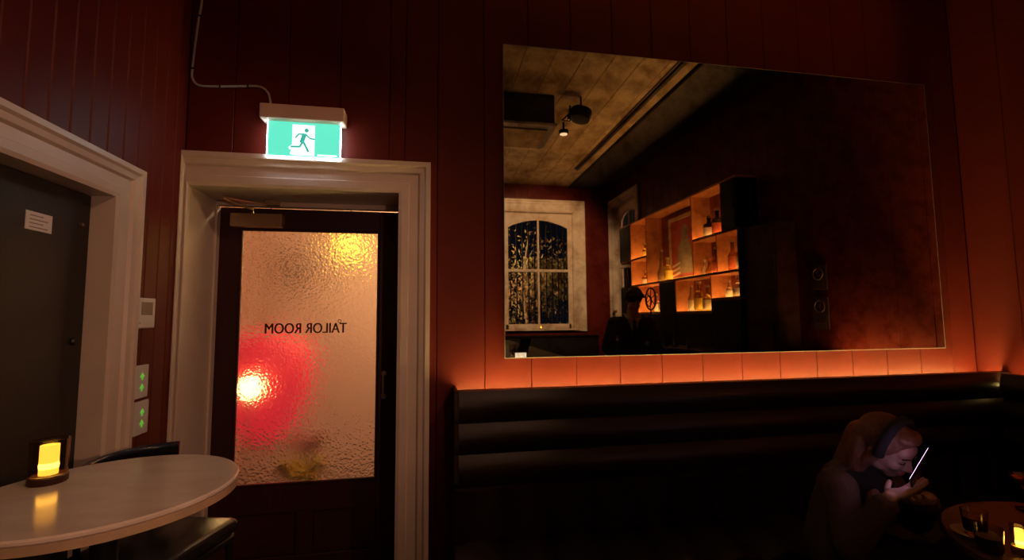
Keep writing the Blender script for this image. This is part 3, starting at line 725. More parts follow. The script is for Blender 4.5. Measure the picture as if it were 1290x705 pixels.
def spot(name, parent, loc, target, power, half, blend, col):
    d = bpy.data.lights.new(name, 'SPOT'); d.energy = power; d.spot_size = 2*half; d.spot_blend = blend; d.color = col; d.shadow_soft_size = 0.04
    o = bpy.data.objects.new(name, d); COL.objects.link(o); o.parent = parent
    o.location = Vector(loc)-wloc(parent)
    o.rotation_euler = (Vector(target)-Vector(loc)).to_track_quat('-Z', 'Y').to_euler()
spot('added_spot_light', DRUM, (1.78, -2.64, 3.84), (-0.98, -0.38, 1.20), ADDED_SPOT_DOOR, math.radians(24), 0.7, (1.0, 0.52, 0.32))  # light added inside the drum to brighten the doors
spot('added_spot_light', CAN2, (1.80, -3.42, 3.98), (2.15, -6.4, 2.45), ADDED_SPOT_WINDOW, math.radians(33), 0.7, (1.0, 0.62, 0.30))  # light added at the ceiling fitting to brighten the arched window
# added clamp spot on the bar counter, out of view, brightening the doors
CL = thing('added_clamp_spot', 'added black clamp spot on the bar counter aimed at the doors', 'spotlight', (0.84, -3.2, 1.06))
B().lathe([(0.06, 1.0615), (0.06, 1.075), (0.012, 1.085)], 20, Matrix.Translation((0.88, -3.2, 0))).build('base', BLACKMETAL, CL, smooth=True)
B().tube([(0.88, -3.2, 1.08), (0.86, -3.2, 1.52)], 0.008, 8).build('stem', BLACKMETAL, CL)
Mq = Matrix.Translation((0.86, -3.2, 1.55)) @ Vector((-1.85, 2.9, -0.05)).to_track_quat('Z', 'Y').to_matrix().to_4x4()
B().lathe([(0.015, -0.07), (0.04, -0.05), (0.045, 0.03), (0.041, 0.03), (0.037, -0.04), (0.0005, -0.05)], 20, Mq, cap=False).build('shade', BLACKMETAL, CL, smooth=True)
spot('added_spot_light', CL, Mq @ Vector((0, 0, 0.035)), (-0.99, -0.30, 1.50), ADDED_SPOT_BAR, math.radians(26), 0.7, (1.0, 0.52, 0.32))
# added wall uplighter, unseen behind the camera: an opaque bowl throwing warm light on the ceiling
t = thing('added_uplighter', 'added plaster bowl uplighter on the left wall behind the viewpoint', 'lamp', (LX, -4.2, 2.5))
SCM = mat('added_uplighter_bulb', (1, 0.85, 0.6), 0.5, emit=(1.0, 0.60, 0.27), es=ADDED_UPLIGHT, var=0.01)
ux = LX+0.19
B().lathe([(0.02, 2.46), (0.11, 2.50), (0.165, 2.60), (0.175, 2.69), (0.165, 2.69), (0.155, 2.61), (0.10, 2.52), (0.02, 2.48)], 28, Matrix.Translation((ux, -4.2, 0)), cap=True).build('bowl', CREAM, t, smooth=True)
B().box((LX, -4.25, 2.50), (LX+0.10, -4.15, 2.56), 0.004).build('bracket', CREAM, t)
B().ell((ux, -4.2, 2.585), (0.06, 0.06, 0.045)).build('bulb', SCM, t, smooth=True)

# ================================================================== bar shelves
XF, XB = 3.365, 3.640
sh = thing('bar_shelves', 'lit orange bar shelving with black cabinet doors, seen in the mirror', 'shelves', (3.5, -3.6, 0))
B().box((XB, -5.20, 1.50), (XB+0.02, -2.00, 3.075)).build('back_panel', SHELFBACK, sh)
B().box((XF, -5.20, 3.05), (XB, -2.00, 3.075), 0.003).build('top_panel', SHELFWOOD, sh)
def shelf(y0, y1, z, m=SHELFWOOD, th=0.02):
    B().box((XF, -y1, z-th), (XB, -y0, z), 0.002).build('shelf_board', m, sh)
def divider(y, z0, z1, m=SHELFWOOD):
    B().box((XF, -y-0.009, z0), (XB, -y+0.009, z1), 0.002).build('divider', m, sh)
shelf(2.0, 4.78, 2.0); shelf(2.0, 2.92, 2.47); shelf(4.2, 5.2, 2.44); shelf(2.54, 3.37, 1.545); shelf(2.0, 2.54, 1.695); shelf(3.8, 4.55, 1.545)
shelf(4.78, 5.2, 2.0, SHELFBLACK)
divider(4.77, 2.0, 3.05); divider(4.20, 2.0, 3.05); divider(2.91, 2.0, 3.05); divider(2.28, 2.47, 3.05, SHELFBLACK); divider(2.40, 2.0, 2.45)
divider(2.009, 1.695, 3.05, SHELFBLACK); divider(3.36, 1.545, 1.98); divider(2.54, 1.545, 1.98); divider(4.54, 1.545, 1.98); divider(3.81, 1.545, 1.98)
# closed black fronts
for (y0, y1, z0, z1) in ((2.02, 2.27, 2.475, 3.045), (3.37, 3.80, 1.10, 1.975), (4.55, 5.19, 1.10, 1.975), (4.78, 5.19, 2.445, 3.045)):
    d_ = B().box((XF-0.012, -y1, z0), (XF+0.006, -y0, z1), 0.002).build('door', SHELFBLACK, sh)
    B().box((XF-0.022, -y0-0.03, (z0+z1)/2-0.05), (XF-0.012, -y0-0.02, (z0+z1)/2+0.05), 0.002).build('handle', BLACKMETAL, d_)
for (y0, y1, z1) in ((2.0, 2.54, 1.675), (2.54, 3.37, 1.525), (3.80, 4.55, 1.525)):
    d_ = B().box((XF-0.002, -y1+0.002, 1.10), (XF+0.016, -y0-0.002, z1-0.002), 0.002).build('door', SHELFBLACK, sh)
    B().box((XF-0.012, -(y0+y1)/2-0.05, z1-0.10), (XF-0.002, -(y0+y1)/2+0.05, z1-0.09), 0.002).build('handle', BLACKMETAL, d_)
B().box((3.02, -5.20, 0.0), (XB, -2.0, 1.075), 0.004).build('base_cabinet', SHELFBLACK, sh)
B().box((2.98, -5.22, 1.075), (XB, -2.0, 1.10), 0.003).build('back_counter', BARWOOD, sh)
cells = dict(A=(4.21, 4.76, 2.44, 3.05), A2=(4.21, 4.76, 2.0, 2.42), Bc=(2.92, 4.19, 2.0, 3.05), Cc=(2.29, 2.90, 2.47, 3.05), D=(2.41, 2.90, 2.0, 2.45),
             E=(2.02, 2.39, 2.0, 2.45), F=(2.55, 3.35, 1.545, 1.98), G=(2.02, 2.53, 1.695, 1.98), H=(3.82, 4.53, 1.545, 1.98))
for nm, (y0, y1, z0, z1) in cells.items():
    B().box((XF+0.012, -y1+0.01, z0+0.001), (XF+0.024, -y0-0.01, z0+0.008)).build('light_strip', SHELFLED, sh)
    B().box((XF, -y1+0.005, z0), (XF+0.008, -y0-0.005, z0+0.012)).build('strip_lip', SHELFBLACK, sh)
    B().box((XF+0.035, -y1+0.01, z0+0.0005), (XB-0.02, -y0-0.01, z0+0.004)).build('light_panel', SHELFPANEL, sh)

AMBER = mat('amber_bottle', (0.85, 0.38, 0.06), 0.08, trans=0.70, ior=1.33, var=0.05)
CLEARB = mat('clear_bottle', (0.95, 0.85, 0.65), 0.08, trans=0.70, ior=1.33, var=0.05)
GOLDB = mat('golden_bottle', (0.95, 0.68, 0.14), 0.08, trans=0.70, ior=1.33, var=0.05)
DARKB = mat('dark_bottle', (0.06, 0.03, 0.015), 0.08, trans=0.3, ior=1.4, var=0.1)
LABW = mat('cream_bottle_label', (0.92, 0.85, 0.66), 0.6, var=0.08, vscale=30)
LABY = mat('yellow_bottle_label', (0.92, 0.66, 0.10), 0.6, var=0.08, vscale=30)
LABR = mat('rust_bottle_label', (0.55, 0.12, 0.05), 0.6, var=0.08, vscale=30)
CAPG = mat('gold_cap', (0.80, 0.58, 0.25), 0.3, metal=0.8, var=0.1)
CAPP = mat('pale_cap', (0.80, 0.62, 0.55), 0.5, var=0.1)
KIND = {  # profiles normalised: (radius in units of half width, z 0..1 of height without cap)
 'slim': [(0.9, 0), (1, 0.02), (1, 0.52), (0.85, 0.60), (0.42, 0.70), (0.36, 0.97), (0.42, 0.98), (0.42, 1.0)],
 'whisky': [(0.92, 0), (1, 0.02), (1, 0.60), (0.92, 0.67), (0.45, 0.73), (0.36, 0.78), (0.36, 0.97), (0.44, 0.98), (0.44, 1)],
 'squat': [(0.8, 0), (0.95, 0.05), (1, 0.30), (0.95, 0.50), (0.6, 0.63), (0.32, 0.70), (0.30, 0.96), (0.36, 1)],
 'flute': [(0.8, 0), (0.95, 0.02), (1, 0.28), (0.7, 0.42), (0.42, 0.60), (0.30, 0.95), (0.36, 1)],
 'carafe': [(0.9, 0), (1, 0.05), (0.95, 0.28), (0.55, 0.48), (0.40, 0.62), (0.50, 0.85), (0.85, 0.98), (0.85, 1)],
}
def bottle(label, cell, fr, kind, h, rad, gm_, lab=None, capm=CAPG, x=3.46):
    y0, y1, z0, z1 = cells[cell]; y = y1+(y0-y1)*fr
    t = thing('liquor_bottle', label, 'bottle', (x, -y, z0), group='bottles on the bar shelves')
    seg = 4 if False else 20
    M_ = Matrix.Translation((x, -y, z0+0.0055))
    rad *= 1.18; B().lathe([(r*rad, z*h) for r, z in KIND[kind]], seg, M_).build('glass_body', gm_, t, smooth=True)
    if capm: B().lathe([(rad*0.42, h), (rad*0.46, h+0.005), (rad*0.46, h+0.030), (rad*0.36, h+0.034)], 14, M_).build('cap', capm, t, smooth=True)
    if lab: B().lathe([(rad*1.015, h*0.08), (rad*1.015, h*0.48)], seg, M_, cap=False).build('label', lab, t, smooth=True)
S = ' in the lit bar shelves'
bottle('small golden bottle in the topmost far shelf cell, shorter of two', 'A', .62, 'whisky', .20, .042, GOLDB, LABY)
bottle('taller clear bottle in the topmost far shelf cell', 'A', .88, 'slim', .29, .040, CLEARB, LABW)
bottle('short amber bottle with cream label in the cell below the topmost far one', 'A2', .55, 'whisky', .19, .040, AMBER, LABW)
bottle('dark slim bottle in the cell below the topmost far one', 'A2', .85, 'slim', .30, .036, DARKB, LABR)
bottle('tall clear flute shaped bottle left of the framed picture', 'Bc', .22, 'flute', .46, .055, CLEARB, None, CAPP)
bottle('stout golden bottle with yellow label left of the framed picture', 'Bc', .37, 'whisky', .32, .056, GOLDB, LABY)
bottle('amber bottle with cream label in front of the framed picture', 'Bc', .95, 'slim', .34, .036, AMBER, LABW)
bottle('dark bottle with a bright cream label in the upper near cell', 'Cc', .38, 'whisky', .25, .058, DARKB, LABW)
bottle('dark bottle with gold cap and scroll label in the upper near cell', 'Cc', .66, 'whisky', .30, .055, DARKB, LABR)
bottle('slim clear bottle next to the black cabinet door', 'Cc', .92, 'slim', .24, .036, CLEARB, LABW, CAPP)
bottle('small grey bottle in the middle cell under the upper near one', 'D', .20, 'squat', .17, .036, CLEARB, None, CAPP)
bottle('wide orange carafe bottle in the middle shelf cell', 'D', .44, 'carafe', .22, .050, AMBER, None, None)
bottle('round shouldered amber bottle in the middle shelf cell', 'D', .70, 'squat', .30, .044, AMBER, LABR, CAPP)
bottle('small clear bottle at the near end of the middle cell', 'D', .89, 'squat', .22, .028, CLEARB, LABW, CAPP)
bottle('tall amber bottle in the nearest middle cell', 'E', .42, 'slim', .34, .046, AMBER, LABR, CAPP)
bottle('amber bottle with cream label at the near shelf end', 'E', .82, 'whisky', .30, .048, AMBER, LABW, CAPP)
bottle('clear slim bottle with pale cap, first on the lowest shelf', 'F', .28, 'slim', .32, .040, CLEARB, LABW, CAPP)
bottle('large golden bottle with yellow label on the lowest shelf', 'F', .50, 'whisky', .36, .056, GOLDB, LABY, CAPP)
bottle('round golden bottle with cream label on the lowest shelf', 'F', .74, 'squat', .30, .055, GOLDB, LABW, CAPP)
bottle('narrow golden bottle at the near end of the lowest shelf', 'F', .93, 'slim', .28, .036, GOLDB, LABY, CAPP)
bottle('small clear bottle beside the white labelled one on the low near shelf', 'G', .40, 'squat', .18, .036, CLEARB, LABW, CAPP)
bottle('stout clear bottle with a big glowing cream label on the low near shelf', 'G', .74, 'whisky', .22, .058, CLEARB, LABW, CAPP)
bottle('short clear bottle behind the bartender on the lowest far shelf', 'H', .62, 'slim', .26, .040, CLEARB, LABW, CAPP)
bottle('golden bottle behind the bartender on the lowest far shelf', 'H', .85, 'squat', .28, .050, GOLDB, LABW, CAPP)
# framed picture standing in the tall cell
t = thing('framed_picture', 'cream framed painting of a grey figure on red in the shelves', 'picture', (3.60, -3.5, 2.0))
px = 3.588
CANV = mat('red_painted_canvas', (0.42, 0.07, 0.04), 0.7, var=0.2); FIG = mat('grey_painted_figure', (0.28, 0.22, 0.15), 0.7, var=0.3, vscale=20); CRP = mat('cream_painted_stripe', (0.72, 0.62, 0.45), 0.7, var=0.1)
cv = B().box((px+0.006, -3.84, 2.03), (px+0.02, -3.16, 2.90)).build('canvas', CANV, t)
for a, b in (((px, -3.90, 2.006), (px+0.03, -3.84, 2.96)), ((px, -3.16, 2.006), (px+0.03, -3.10, 2.96)), ((px, -3.84, 2.006), (px+0.03, -3.16, 2.06)), ((px, -3.84, 2.90), (px+0.03, -3.16, 2.96))):
    B().box(a, b, 0.004).build('frame_bar', mat('picture_frame_cream', (0.62, 0.48, 0.30), 0.5, var=0.1) if 'picture_frame_cream' not in MATS else MATS['picture_frame_cream'], t)
Mp = Matrix(((0, 0, -1, px+0.0055), (1, 0, 0, 0), (0, 1, 0, 0), (0, 0, 0, 1)))
B().prism([(-3.70, 2.10), (-3.28, 2.10), (-3.30, 2.45), (-3.38, 2.60), (-3.36, 2.74), (-3.44, 2.82), (-3.54, 2.76), (-3.53, 2.62), (-3.64, 2.50)], 0.002, Mp).build('painted_figure', FIG, cv)
for k in range(3): B().prism([(-3.82, 2.07+0.07*k), (-3.60, 2.11+0.07*k), (-3.60, 2.14+0.07*k), (-3.82, 2.10+0.07*k)], 0.003, Mp).build('painted_stripe', CRP, cv)
# menus in the dark far niche
for k, (y, a) in enumerate(((5.12, 0.05), (5.03, 0.12), (4.93, 0.20))):
    t = thing('menu_book', ['tall dark menu standing at the far shelf end', 'dark menu book leaning in the middle of three', 'brown menu book leaning nearest the bottles'][k], 'book', (3.50, -y, 2.0), group='menu books in the far niche')
    M_ = Matrix.Translation((3.50, -y, 2.001)) @ Matrix.Rotation(a, 4, 'X')
    B().box((-0.10, -0.014, 0.006), (0.10, -0.011, 0.34), 0, M=M_).box((-0.10, 0.011, 0.006), (0.10, 0.014, 0.34), 0, M=M_).box((-0.103, -0.014, 0.006), (-0.10, 0.014, 0.34), 0, M=M_).build('cover', CABRED, t)
    B().box((-0.098, -0.0105, 0.01), (0.096, 0.0105, 0.332), 0, M=M_).build('pages', PAPER, t)
# tall red-brown cabinet at the near end and two plaques on the wall
t = thing('tall_cabinet', 'tall dark red cabinet at the near end of the bar shelves', 'cabinet', (3.5, -1.7, 0))
B().box((3.42, -1.985, 0.0), (RX-0.002, -1.52, 2.45), 0.004).build('carcass', CABRED, t)
dr = B().box((3.405, -1.975, 0.08), (3.42, -1.53, 2.43), 0.003).build('door', CABRED, t)
B().box((3.385, -1.58, 1.15), (3.405, -1.56, 1.40), 0.004).build('handle', BLACKMETAL, dr)
PLQ = mat('dark_plaque', (0.05, 0.025, 0.022), 0.4, var=0.1); PLR = mat('plaque_print', (0.13, 0.06, 0.045), 0.5, var=0.1)
for (z0, z1, lab) in ((1.735, 1.97, 'dark wall plaque with a round emblem, the upper one in the mirror'), (1.36, 1.66, 'dark wall plaque with a round emblem, the lower one in the mirror')):
    t = thing('wall_plaque', lab, 'sign', (RX, -1.26, z0), group='dark round emblem plaques')
    bd = B().box((RX-0.014, -1.36, z0), (RX, -1.17, z1), 0.003).build('board', PLQ, t)
    zc = z1-0.085
    B().tube([(RX-0.015, -1.265+0.055*math.cos(a), zc+0.055*math.sin(a)) for a in [2*PI*k/24 for k in range(24)]], 0.006, 6, closed=True).build('emblem_ring', PLR, bd)
    B().box((RX-0.017, -1.278, zc-0.025), (RX-0.014, -1.252, zc+0.025), 0.001).build('emblem_bar', PLR, bd)
    for k in range(3): B().box((RX-0.0155, -1.33, z0+0.012+0.018*k), (RX-0.014, -1.20, z0+0.020+0.018*k)).build('text_line', PLR, bd)

# ================================================================== bar counter and what stands on it
bc = thing('bar_counter', 'dark wooden bar counter running along the room, seen in the mirror', 'bar counter', (1.1, -4.1, 0))
B().box((0.88, -6.10, 0.0), (1.40, -2.20, 1.02), 0.004).build('front_body', SHELFBLACK, bc)
B().box((0.80, -6.15, 1.02), (1.48, -2.12, 1.06), 0.006).build('counter_top', BARWOOD, bc)
B().box((1.48, -2.22, 1.02), (2.95, -1.92, 1.06), 0.006).build('return_top', BARWOOD, bc)
B().box((1.48, -2.18, 0.0), (2.90, -1.96, 1.02), 0.004).build('return_body', SHELFBLACK, bc)
B().tube([(0.78, -6.1, 0.22), (0.78, -2.2, 0.22)], 0.02, 10).build('foot_rail', BRASS, bc)
for y in (-6.0, -4.1, -2.3): B().box((0.77, y-0.01, 0.0), (0.88, y+0.01, 0.23), 0.002).build('rail_bracket', BRASS, bc)
LBX = mat('light_box_face', (1, 0.95, 0.8), 0.4, emit=(1.0, 0.86, 0.62), es=1.5, var=0.01)
t = thing('light_box', 'small glowing white light box at the end of the bar counter', 'light box', (0.93, -2.25, 1.06))
B().box((0.872, -2.30, 1.06), (0.995, -2.205, 1.128), 0.003).build('body', BLACKMETAL, t)
B().box((0.874, -2.205, 1.064), (0.993, -2.198, 1.126), 0.001).build('lit_face', LBX, t)
TABS = mat('tablet_screen', (0.1, 0.1, 0.3), 0.2, emit=(0.30, 0.30, 0.75), es=0.35, var=0.02)
t = thing('till_tablet', 'tilted tablet with dim blue screen on the bar counter', 'tablet', (1.02, -2.62, 1.06))
Mt = Matrix.Translation((1.03, -2.62, 1.075)) @ Matrix.Rotation(-0.35, 4, 'Z') @ Matrix.Rotation(1.1, 4, 'X')
B().box((-0.07, 0.0, -0.005), (0.07, 0.20, 0.005), 0.003, M=Mt).build('case', BLACKMETAL, t)
B().box((-0.062, 0.01, 0.005), (0.062, 0.19, 0.0058), M=Mt).build('screen', TABS, t)
B().box((-0.05, -0.01, -0.10), (0.05, 0.02, -0.005), 0.003, M=Matrix.Translation((1.03, -2.62, 1.165))).build('stand', BLACKMETAL, t)
def tumbler(label, c, r, h, fill, fm, group=None, mt=None):
    t = thing('glass_tumbler', label, 'glass', c, group=group)
    M_ = Matrix.Translation(c)
    B().lathe([(r*0.86, 0), (r*0.90, 0.004), (r, h), (r*0.94, h), (r*0.82, 0.012), (0.001, 0.012)], 22, M_, cap=False).lathe([(0.0005, 0), (r*0.86, 0)], 22, M_, cap=False).build('glass_wall', mt or GLASS, t, smooth=True)
    if fill: B().lathe([(0.0005, 0.0125), (r*0.81, 0.0125), (r*0.86, fill), (0.0005, fill)], 22, M_, cap=False).build('drink', fm, t, smooth=True)
    return t
DRINK = mat('amber_drink', (0.62, 0.36, 0.16), 0.1, trans=0.4, ior=1.33, var=0.1)
CLOUDY = mat('cloudy_drink', (0.62, 0.46, 0.30), 0.3, trans=0.2, ior=1.33, var=0.1)
for k, (x, y, lab) in enumerate(((0.90, -2.50, 'empty tumbler on the bar behind the light box, outer one'), (1.00, -2.42, 'empty tumbler on the bar behind the light box, inner one'),
                               (3.06, -3.08, 'empty glass on the back counter, farther one'), (3.06, -2.86, 'empty glass on the back counter, nearer one'), (3.06, -2.55, 'empty glass on the back counter, nearest the tall cabinet'))):
    tumbler(lab, (x, y, 1.0615 if k < 2 else 1.1015), 0.036, 0.13, 0, None, 'empty bar glasses')
# round wire ornament on the back counter
t = thing('wheel_ornament', 'black round wire ornament standing before the lowest shelf', 'ornament', (3.12, -3.62, 1.10))
c = Vector((3.12, -3.62, 1.74)); nrm_u = Vector((0.0, 1.0, 0)); 
B().tube([c+0.155*(math.cos(a)*nrm_u+math.sin(a)*Vector((0, 0, 1))) for a in [2*PI*k/32 for k in range(32)]], 0.012, 8, closed=True).build('outer_ring', BLACKMETAL, t, smooth=True)
for k in range(3):
    a = PI*k/3+0.4; d = 0.155*(math.cos(a)*nrm_u+math.sin(a)*Vector((0, 0, 1)))
    B().tube([c-d, c+d], 0.007, 8).build('spoke', BLACKMETAL, t)
B().tube([c+0.075*(math.cos(a)*nrm_u+math.sin(a)*Vector((0, 0, 1)))+Vector((0, -0.05, -0.03)) for a in [2*PI*k/24 for k in range(24)]], 0.008, 8, closed=True).build('inner_ring', BLACKMETAL, t, smooth=True)
B().tube([(3.12, -3.62, 1.12), (3.12, -3.62, 1.59)], 0.012, 8).build('post', BLACKMETAL, t)
B().lathe([(0.09, 1.1015), (0.09, 1.115), (0.02, 1.13)], 20, Matrix.Translation((3.12, -3.62, 0))).build('foot', BLACKMETAL, t)
# vase with pale dried flowers
PALE = mat('pale_dried_petals', (0.80, 0.62, 0.36), 0.7, var=0.2, vscale=30)
t = thing('dried_flowers', 'pale dried flowers in a cream vase beside the bartender', 'flowers', (3.10, -5.0, 1.10))
B().lathe([(0.04, 1.1015), (0.06, 1.16), (0.055, 1.24), (0.03, 1.30), (0.036, 1.33)], 18, Matrix.Translation((3.10, -5.0, 0))).build('vase', PALE, t, smooth=True)
rnd = random.Random(4)
for k in range(9):
    a = rnd.uniform(0, 2*PI); sp = rnd.uniform(0.05, 0.18); tip = Vector((3.10+0.4*sp*math.cos(a), -5.0+sp*math.sin(a), 1.36+rnd.uniform(0.0, 0.22)))
    B().tube([(3.10, -5.0, 1.30), (3.10, -5.0, 1.34), tip], 0.004, 6).build('stem', PALE, t)
    b = B()
    for q in range(5):
        e = Vector((rnd.gauss(0, 1), rnd.gauss(0, 1), rnd.gauss(0, 1))).normalized()*0.022
        b.ell(tip+e, (0.018, 0.012, 0.02), sub=2)
    b.build('blossom', PALE, t, smooth=True)

# ================================================================== candles
FLAME = mat('candle_glow', (1, 0.8, 0.4), 0.5, emit=(1.0, 0.52, 0.07), es=CANDLE_POWER, var=0.01)
WAX = mat('lit_wax', (1, 0.75, 0.35), 0.5, emit=(1.0, 0.46, 0.05), es=2.6, var=0.03)
def candle(label, c, r, h, dark=True, s=1.0):
    t = thing('candle_lamp', label, 'candle', c)
    M_ = Matrix.Translation(c)
    B().lathe([(r*0.95, 0), (r, 0.004), (r, 0.018), (r*0.9, 0.022)], 24, M_).build('base', DARKWOOD if dark else CAPG, t, smooth=True)
    B().lathe([(r*0.94, 0.022), (r*0.99, h), (r*0.95, h), (r*0.90, 0.0235)], 24, M_, cap=False).build('glass_cup', SMOKED if dark else GLASS, t, smooth=True)
    B().lathe([(r*0.48, 0.023), (r*0.48, h*0.87), (r*0.40, h*0.875), (r*0.30, h*0.83)], 20, M_).build('wax', WAX, t, smooth=True)
    B().ell(c+Vector((0, -r*0.0, h*0.40)), (r*0.505, r*0.505, h*0.22)).build('flame_glow', FLAME, t, smooth=True)
candle('glowing amber candle lamp in smoked glass on the marble table', Vector((-1.045, -1.035, 1.05)), 0.043, 0.118)
candle('small glowing candle glass on the brown table beside the tumblers', Vector((1.852, -1.345, 0.7405)), 0.022, 0.085, False)
candle('tiny candle light on the sill of the arched window', Vector((2.17, OY+0.02, 1.2505)), 0.03, 0.085)

# ================================================================== left: marble bar table and stool
t = thing('bar_table', 'round marble topped bar table at the lower left', 'table', (-0.85, -1.12, 0))
tcx, tcy, tr = -0.850, -1.115, 0.305
M_ = Matrix.Translation((tcx, tcy, 0))
B().lathe([(0.0005, 1.036), (tr-0.004, 1.036), (tr, 1.040), (tr, 1.046), (tr-0.004, 1.050), (0.0005, 1.050)], 72, M_, cap=False).build('marble_top', MARBLE, t, smooth=True)
B().lathe([(tr-0.012, 1.012), (tr-0.001, 1.016), (tr-0.001, 1.036), (0.0005, 1.036)], 72, M_, cap=True).build('wood_edge', TABLEEDGE, t, smooth=True)
B().lathe([(0.12, 1.002), (0.12, 1.012), (0.03, 1.0), (0.03, 0.03)], 24, M_).build('pedestal', BLACKMETAL, t, smooth=True)
B().lathe([(0.22, 0.0), (0.22, 0.012), (0.05, 0.035), (0.03, 0.05)], 32, M_).build('foot', BLACKMETAL, t, smooth=True)
# stool: built around its own axis, backrest at local -x
def stool(label, loc, rz):
    t = thing('bar_stool', label, 'stool', loc, rz)
    def pb(b, n, m, sm=True): return b.build(n, m, t, smooth=sm, world=False)
    pb(B().box((-0.19, -0.19, 0.66), (0.19, 0.19, 0.72), 0.028, 3), 'seat_cushion', LEATHER)
    pb(B().box((-0.18, -0.18, 0.635), (0.18, 0.18, 0.66), 0.006), 'seat_frame', BLACKMETAL)
    for sx in (-1, 1):
        for sy in (-1, 1):
            pb(B().tube([(sx*0.16, sy*0.16, 0.64), (sx*0.20, sy*0.20, 0.0)], 0.013, 10), 'leg', BLACKMETAL)
    pb(B().tube([(0.187*a, 0.187*b, 0.22) for a, b in ((1, 1), (-1, 1), (-1, -1), (1, -1))], 0.010, 8, closed=True), 'foot_ring', BLACKMETAL)
    arc = [(-0.21*math.cos(a)+0.0, 0.21*math.sin(a), 1.0) for a in [(-1.15+2.3*k/12) for k in range(13)]]
    rl = pb(B().tube([(x, y, 0.992) for x, y, z in arc], 0.014, 10), 'back_rail', BLUEBLACK)
    vs = []; fs = []
    for k, (x, y, z) in enumerate(arc):
        for zz in (0.81, 0.985):
            vs += [(x*0.97, y*0.97, zz), (x*1.03, y*1.03, zz)]
    for k in range(len(arc)-1):
        q, r = 4*k, 4*k+4
        for e in ((0, 1), (1, 3), (3, 2), (2, 0)): fs.append((q+e[0], q+e[1], r+e[1], r+e[0]))
    fs += [(0, 1, 3, 2), tuple(len(vs)-4+i for i in (0, 1, 3, 2))]
    pb(B().poly(vs, fs), 'back_pad', LEATHER)
    for a in (-0.8, 0.8): pb(B().tube([(-0.21*math.cos(a), 0.21*math.sin(a), 0.66), (-0.21*math.cos(a), 0.21*math.sin(a), 0.985)], 0.010, 8), 'back_post', BLACKMETAL)
    return t
stool('black leather bar stool with curved low back behind the marble table', (-0.965, -0.64, 0), -0.25)

# ================================================================== right: brown table and drinks
t = thing('lounge_table', 'round brown wooden table in front of the seated person', 'table', (2.16, -1.45, 0))
M_ = Matrix.Translation((2.16, -1.45, 0))
B().lathe([(0.0005, 0.705), (0.445, 0.705), (0.46, 0.715), (0.46, 0.735), (0.455, 0.74), (0.0005, 0.74)], 64, M_, cap=False).build('top', TABLEWOOD, t, smooth=True)
B().lathe([(0.03, 0.705), (0.03, 0.04)], 20, M_).build('pedestal', BLACKMETAL, t, smooth=True)
B().lathe([(0.24, 0.0), (0.24, 0.012), (0.05, 0.035), (0.03, 0.05)], 32, M_).build('foot', BLACKMETAL, t, smooth=True)
tumbler('clear tumbler with pale drink nearest the small candle', (1.775, -1.315, 0.74), 0.037, 0.075, 0.045, CLOUDY, 'drinks on the brown table')
t = thing('coaster_plate', 'small pale round plate under the hindmost tumbler', 'plate', (1.850, -1.225, 0.74))
B().lathe([(0.035, 0.740), (0.062, 0.748), (0.066, 0.752), (0.060, 0.752), (0.030, 0.744), (0.0005, 0.744)], 28, Matrix.Translation((1.850, -1.225, 0)), cap=False).build('dish', WHITEPL, t, smooth=True)
tumbler('tumbler of cloudy drink standing on the small plate', (1.852, -1.222, 0.7455), 0.036, 0.078, 0.055, DRINK, 'drinks on the brown table')
REDD = mat('red_drink', (0.45, 0.02, 0.02), 0.1, trans=0.4, ior=1.33, var=0.1)
t = thing('stem_glass', 'stemmed glass of red drink at the right edge of the brown table', 'glass', (2.27, -1.10, 0.74))
M_ = Matrix.Translation((2.28, -1.10, 0.74))
B().lathe([(0.035, 0), (0.035, 0.003), (0.004, 0.008), (0.004, 0.075), (0.030, 0.10), (0.048, 0.13), (0.046, 0.13), (0.028, 0.102), (0.001, 0.082)], 22, M_, cap=False).build('glass_wall', GLASS, t, smooth=True)
B().lathe([(0.0005, 0.083), (0.027, 0.1025), (0.040, 0.122), (0.0005, 0.122)], 22, M_, cap=False).build('drink', REDD, t, smooth=True)

# ================================================================== people
def blob(b, name, m, parent, voxel, it=6, **props):
    o = b.build('tmp_'+name, m, None)
    md = o.modifiers.new('r', 'REMESH'); md.mode = 'VOXEL'; md.voxel_size = voxel
    sm = o.modifiers.new('s', 'SMOOTH'); sm.factor = 0.5; sm.iterations = it
    dg = bpy.context.evaluated_depsgraph_get(); dg.update()
    me = bpy.data.meshes.new_from_object(o.evaluated_get(dg)); me.name = name
    old = o.data; bpy.data.objects.remove(o); bpy.data.meshes.remove(old)
    off = wloc(parent); me.transform(Matrix.Translation(-off))
    me.polygons.foreach_set('use_smooth', [True]*len(me.polygons))
    if not me.materials: me.materials.append(m)
    n = bpy.data.objects.new(name, me); COL.objects.link(n); n.parent = parent
    for k, v in props.items(): n[k] = v
    return n
def head_frame(c, F, tilt, roll=0.0):
    F = Vector((F[0], F[1], 0)).normalized(); Z = Vector((0, 0, 1))
    f = F*math.cos(tilt)-Z*math.sin(tilt); u = F*math.sin(tilt)+Z*math.cos(tilt); r = f.cross(u)
    m = Matrix((r, f, u)).transposed()
    if roll: m = Matrix.Rotation(roll, 3, f) @ m
    mm_ = m.to_4x4(); mm_.translation = Vector(c); return mm_
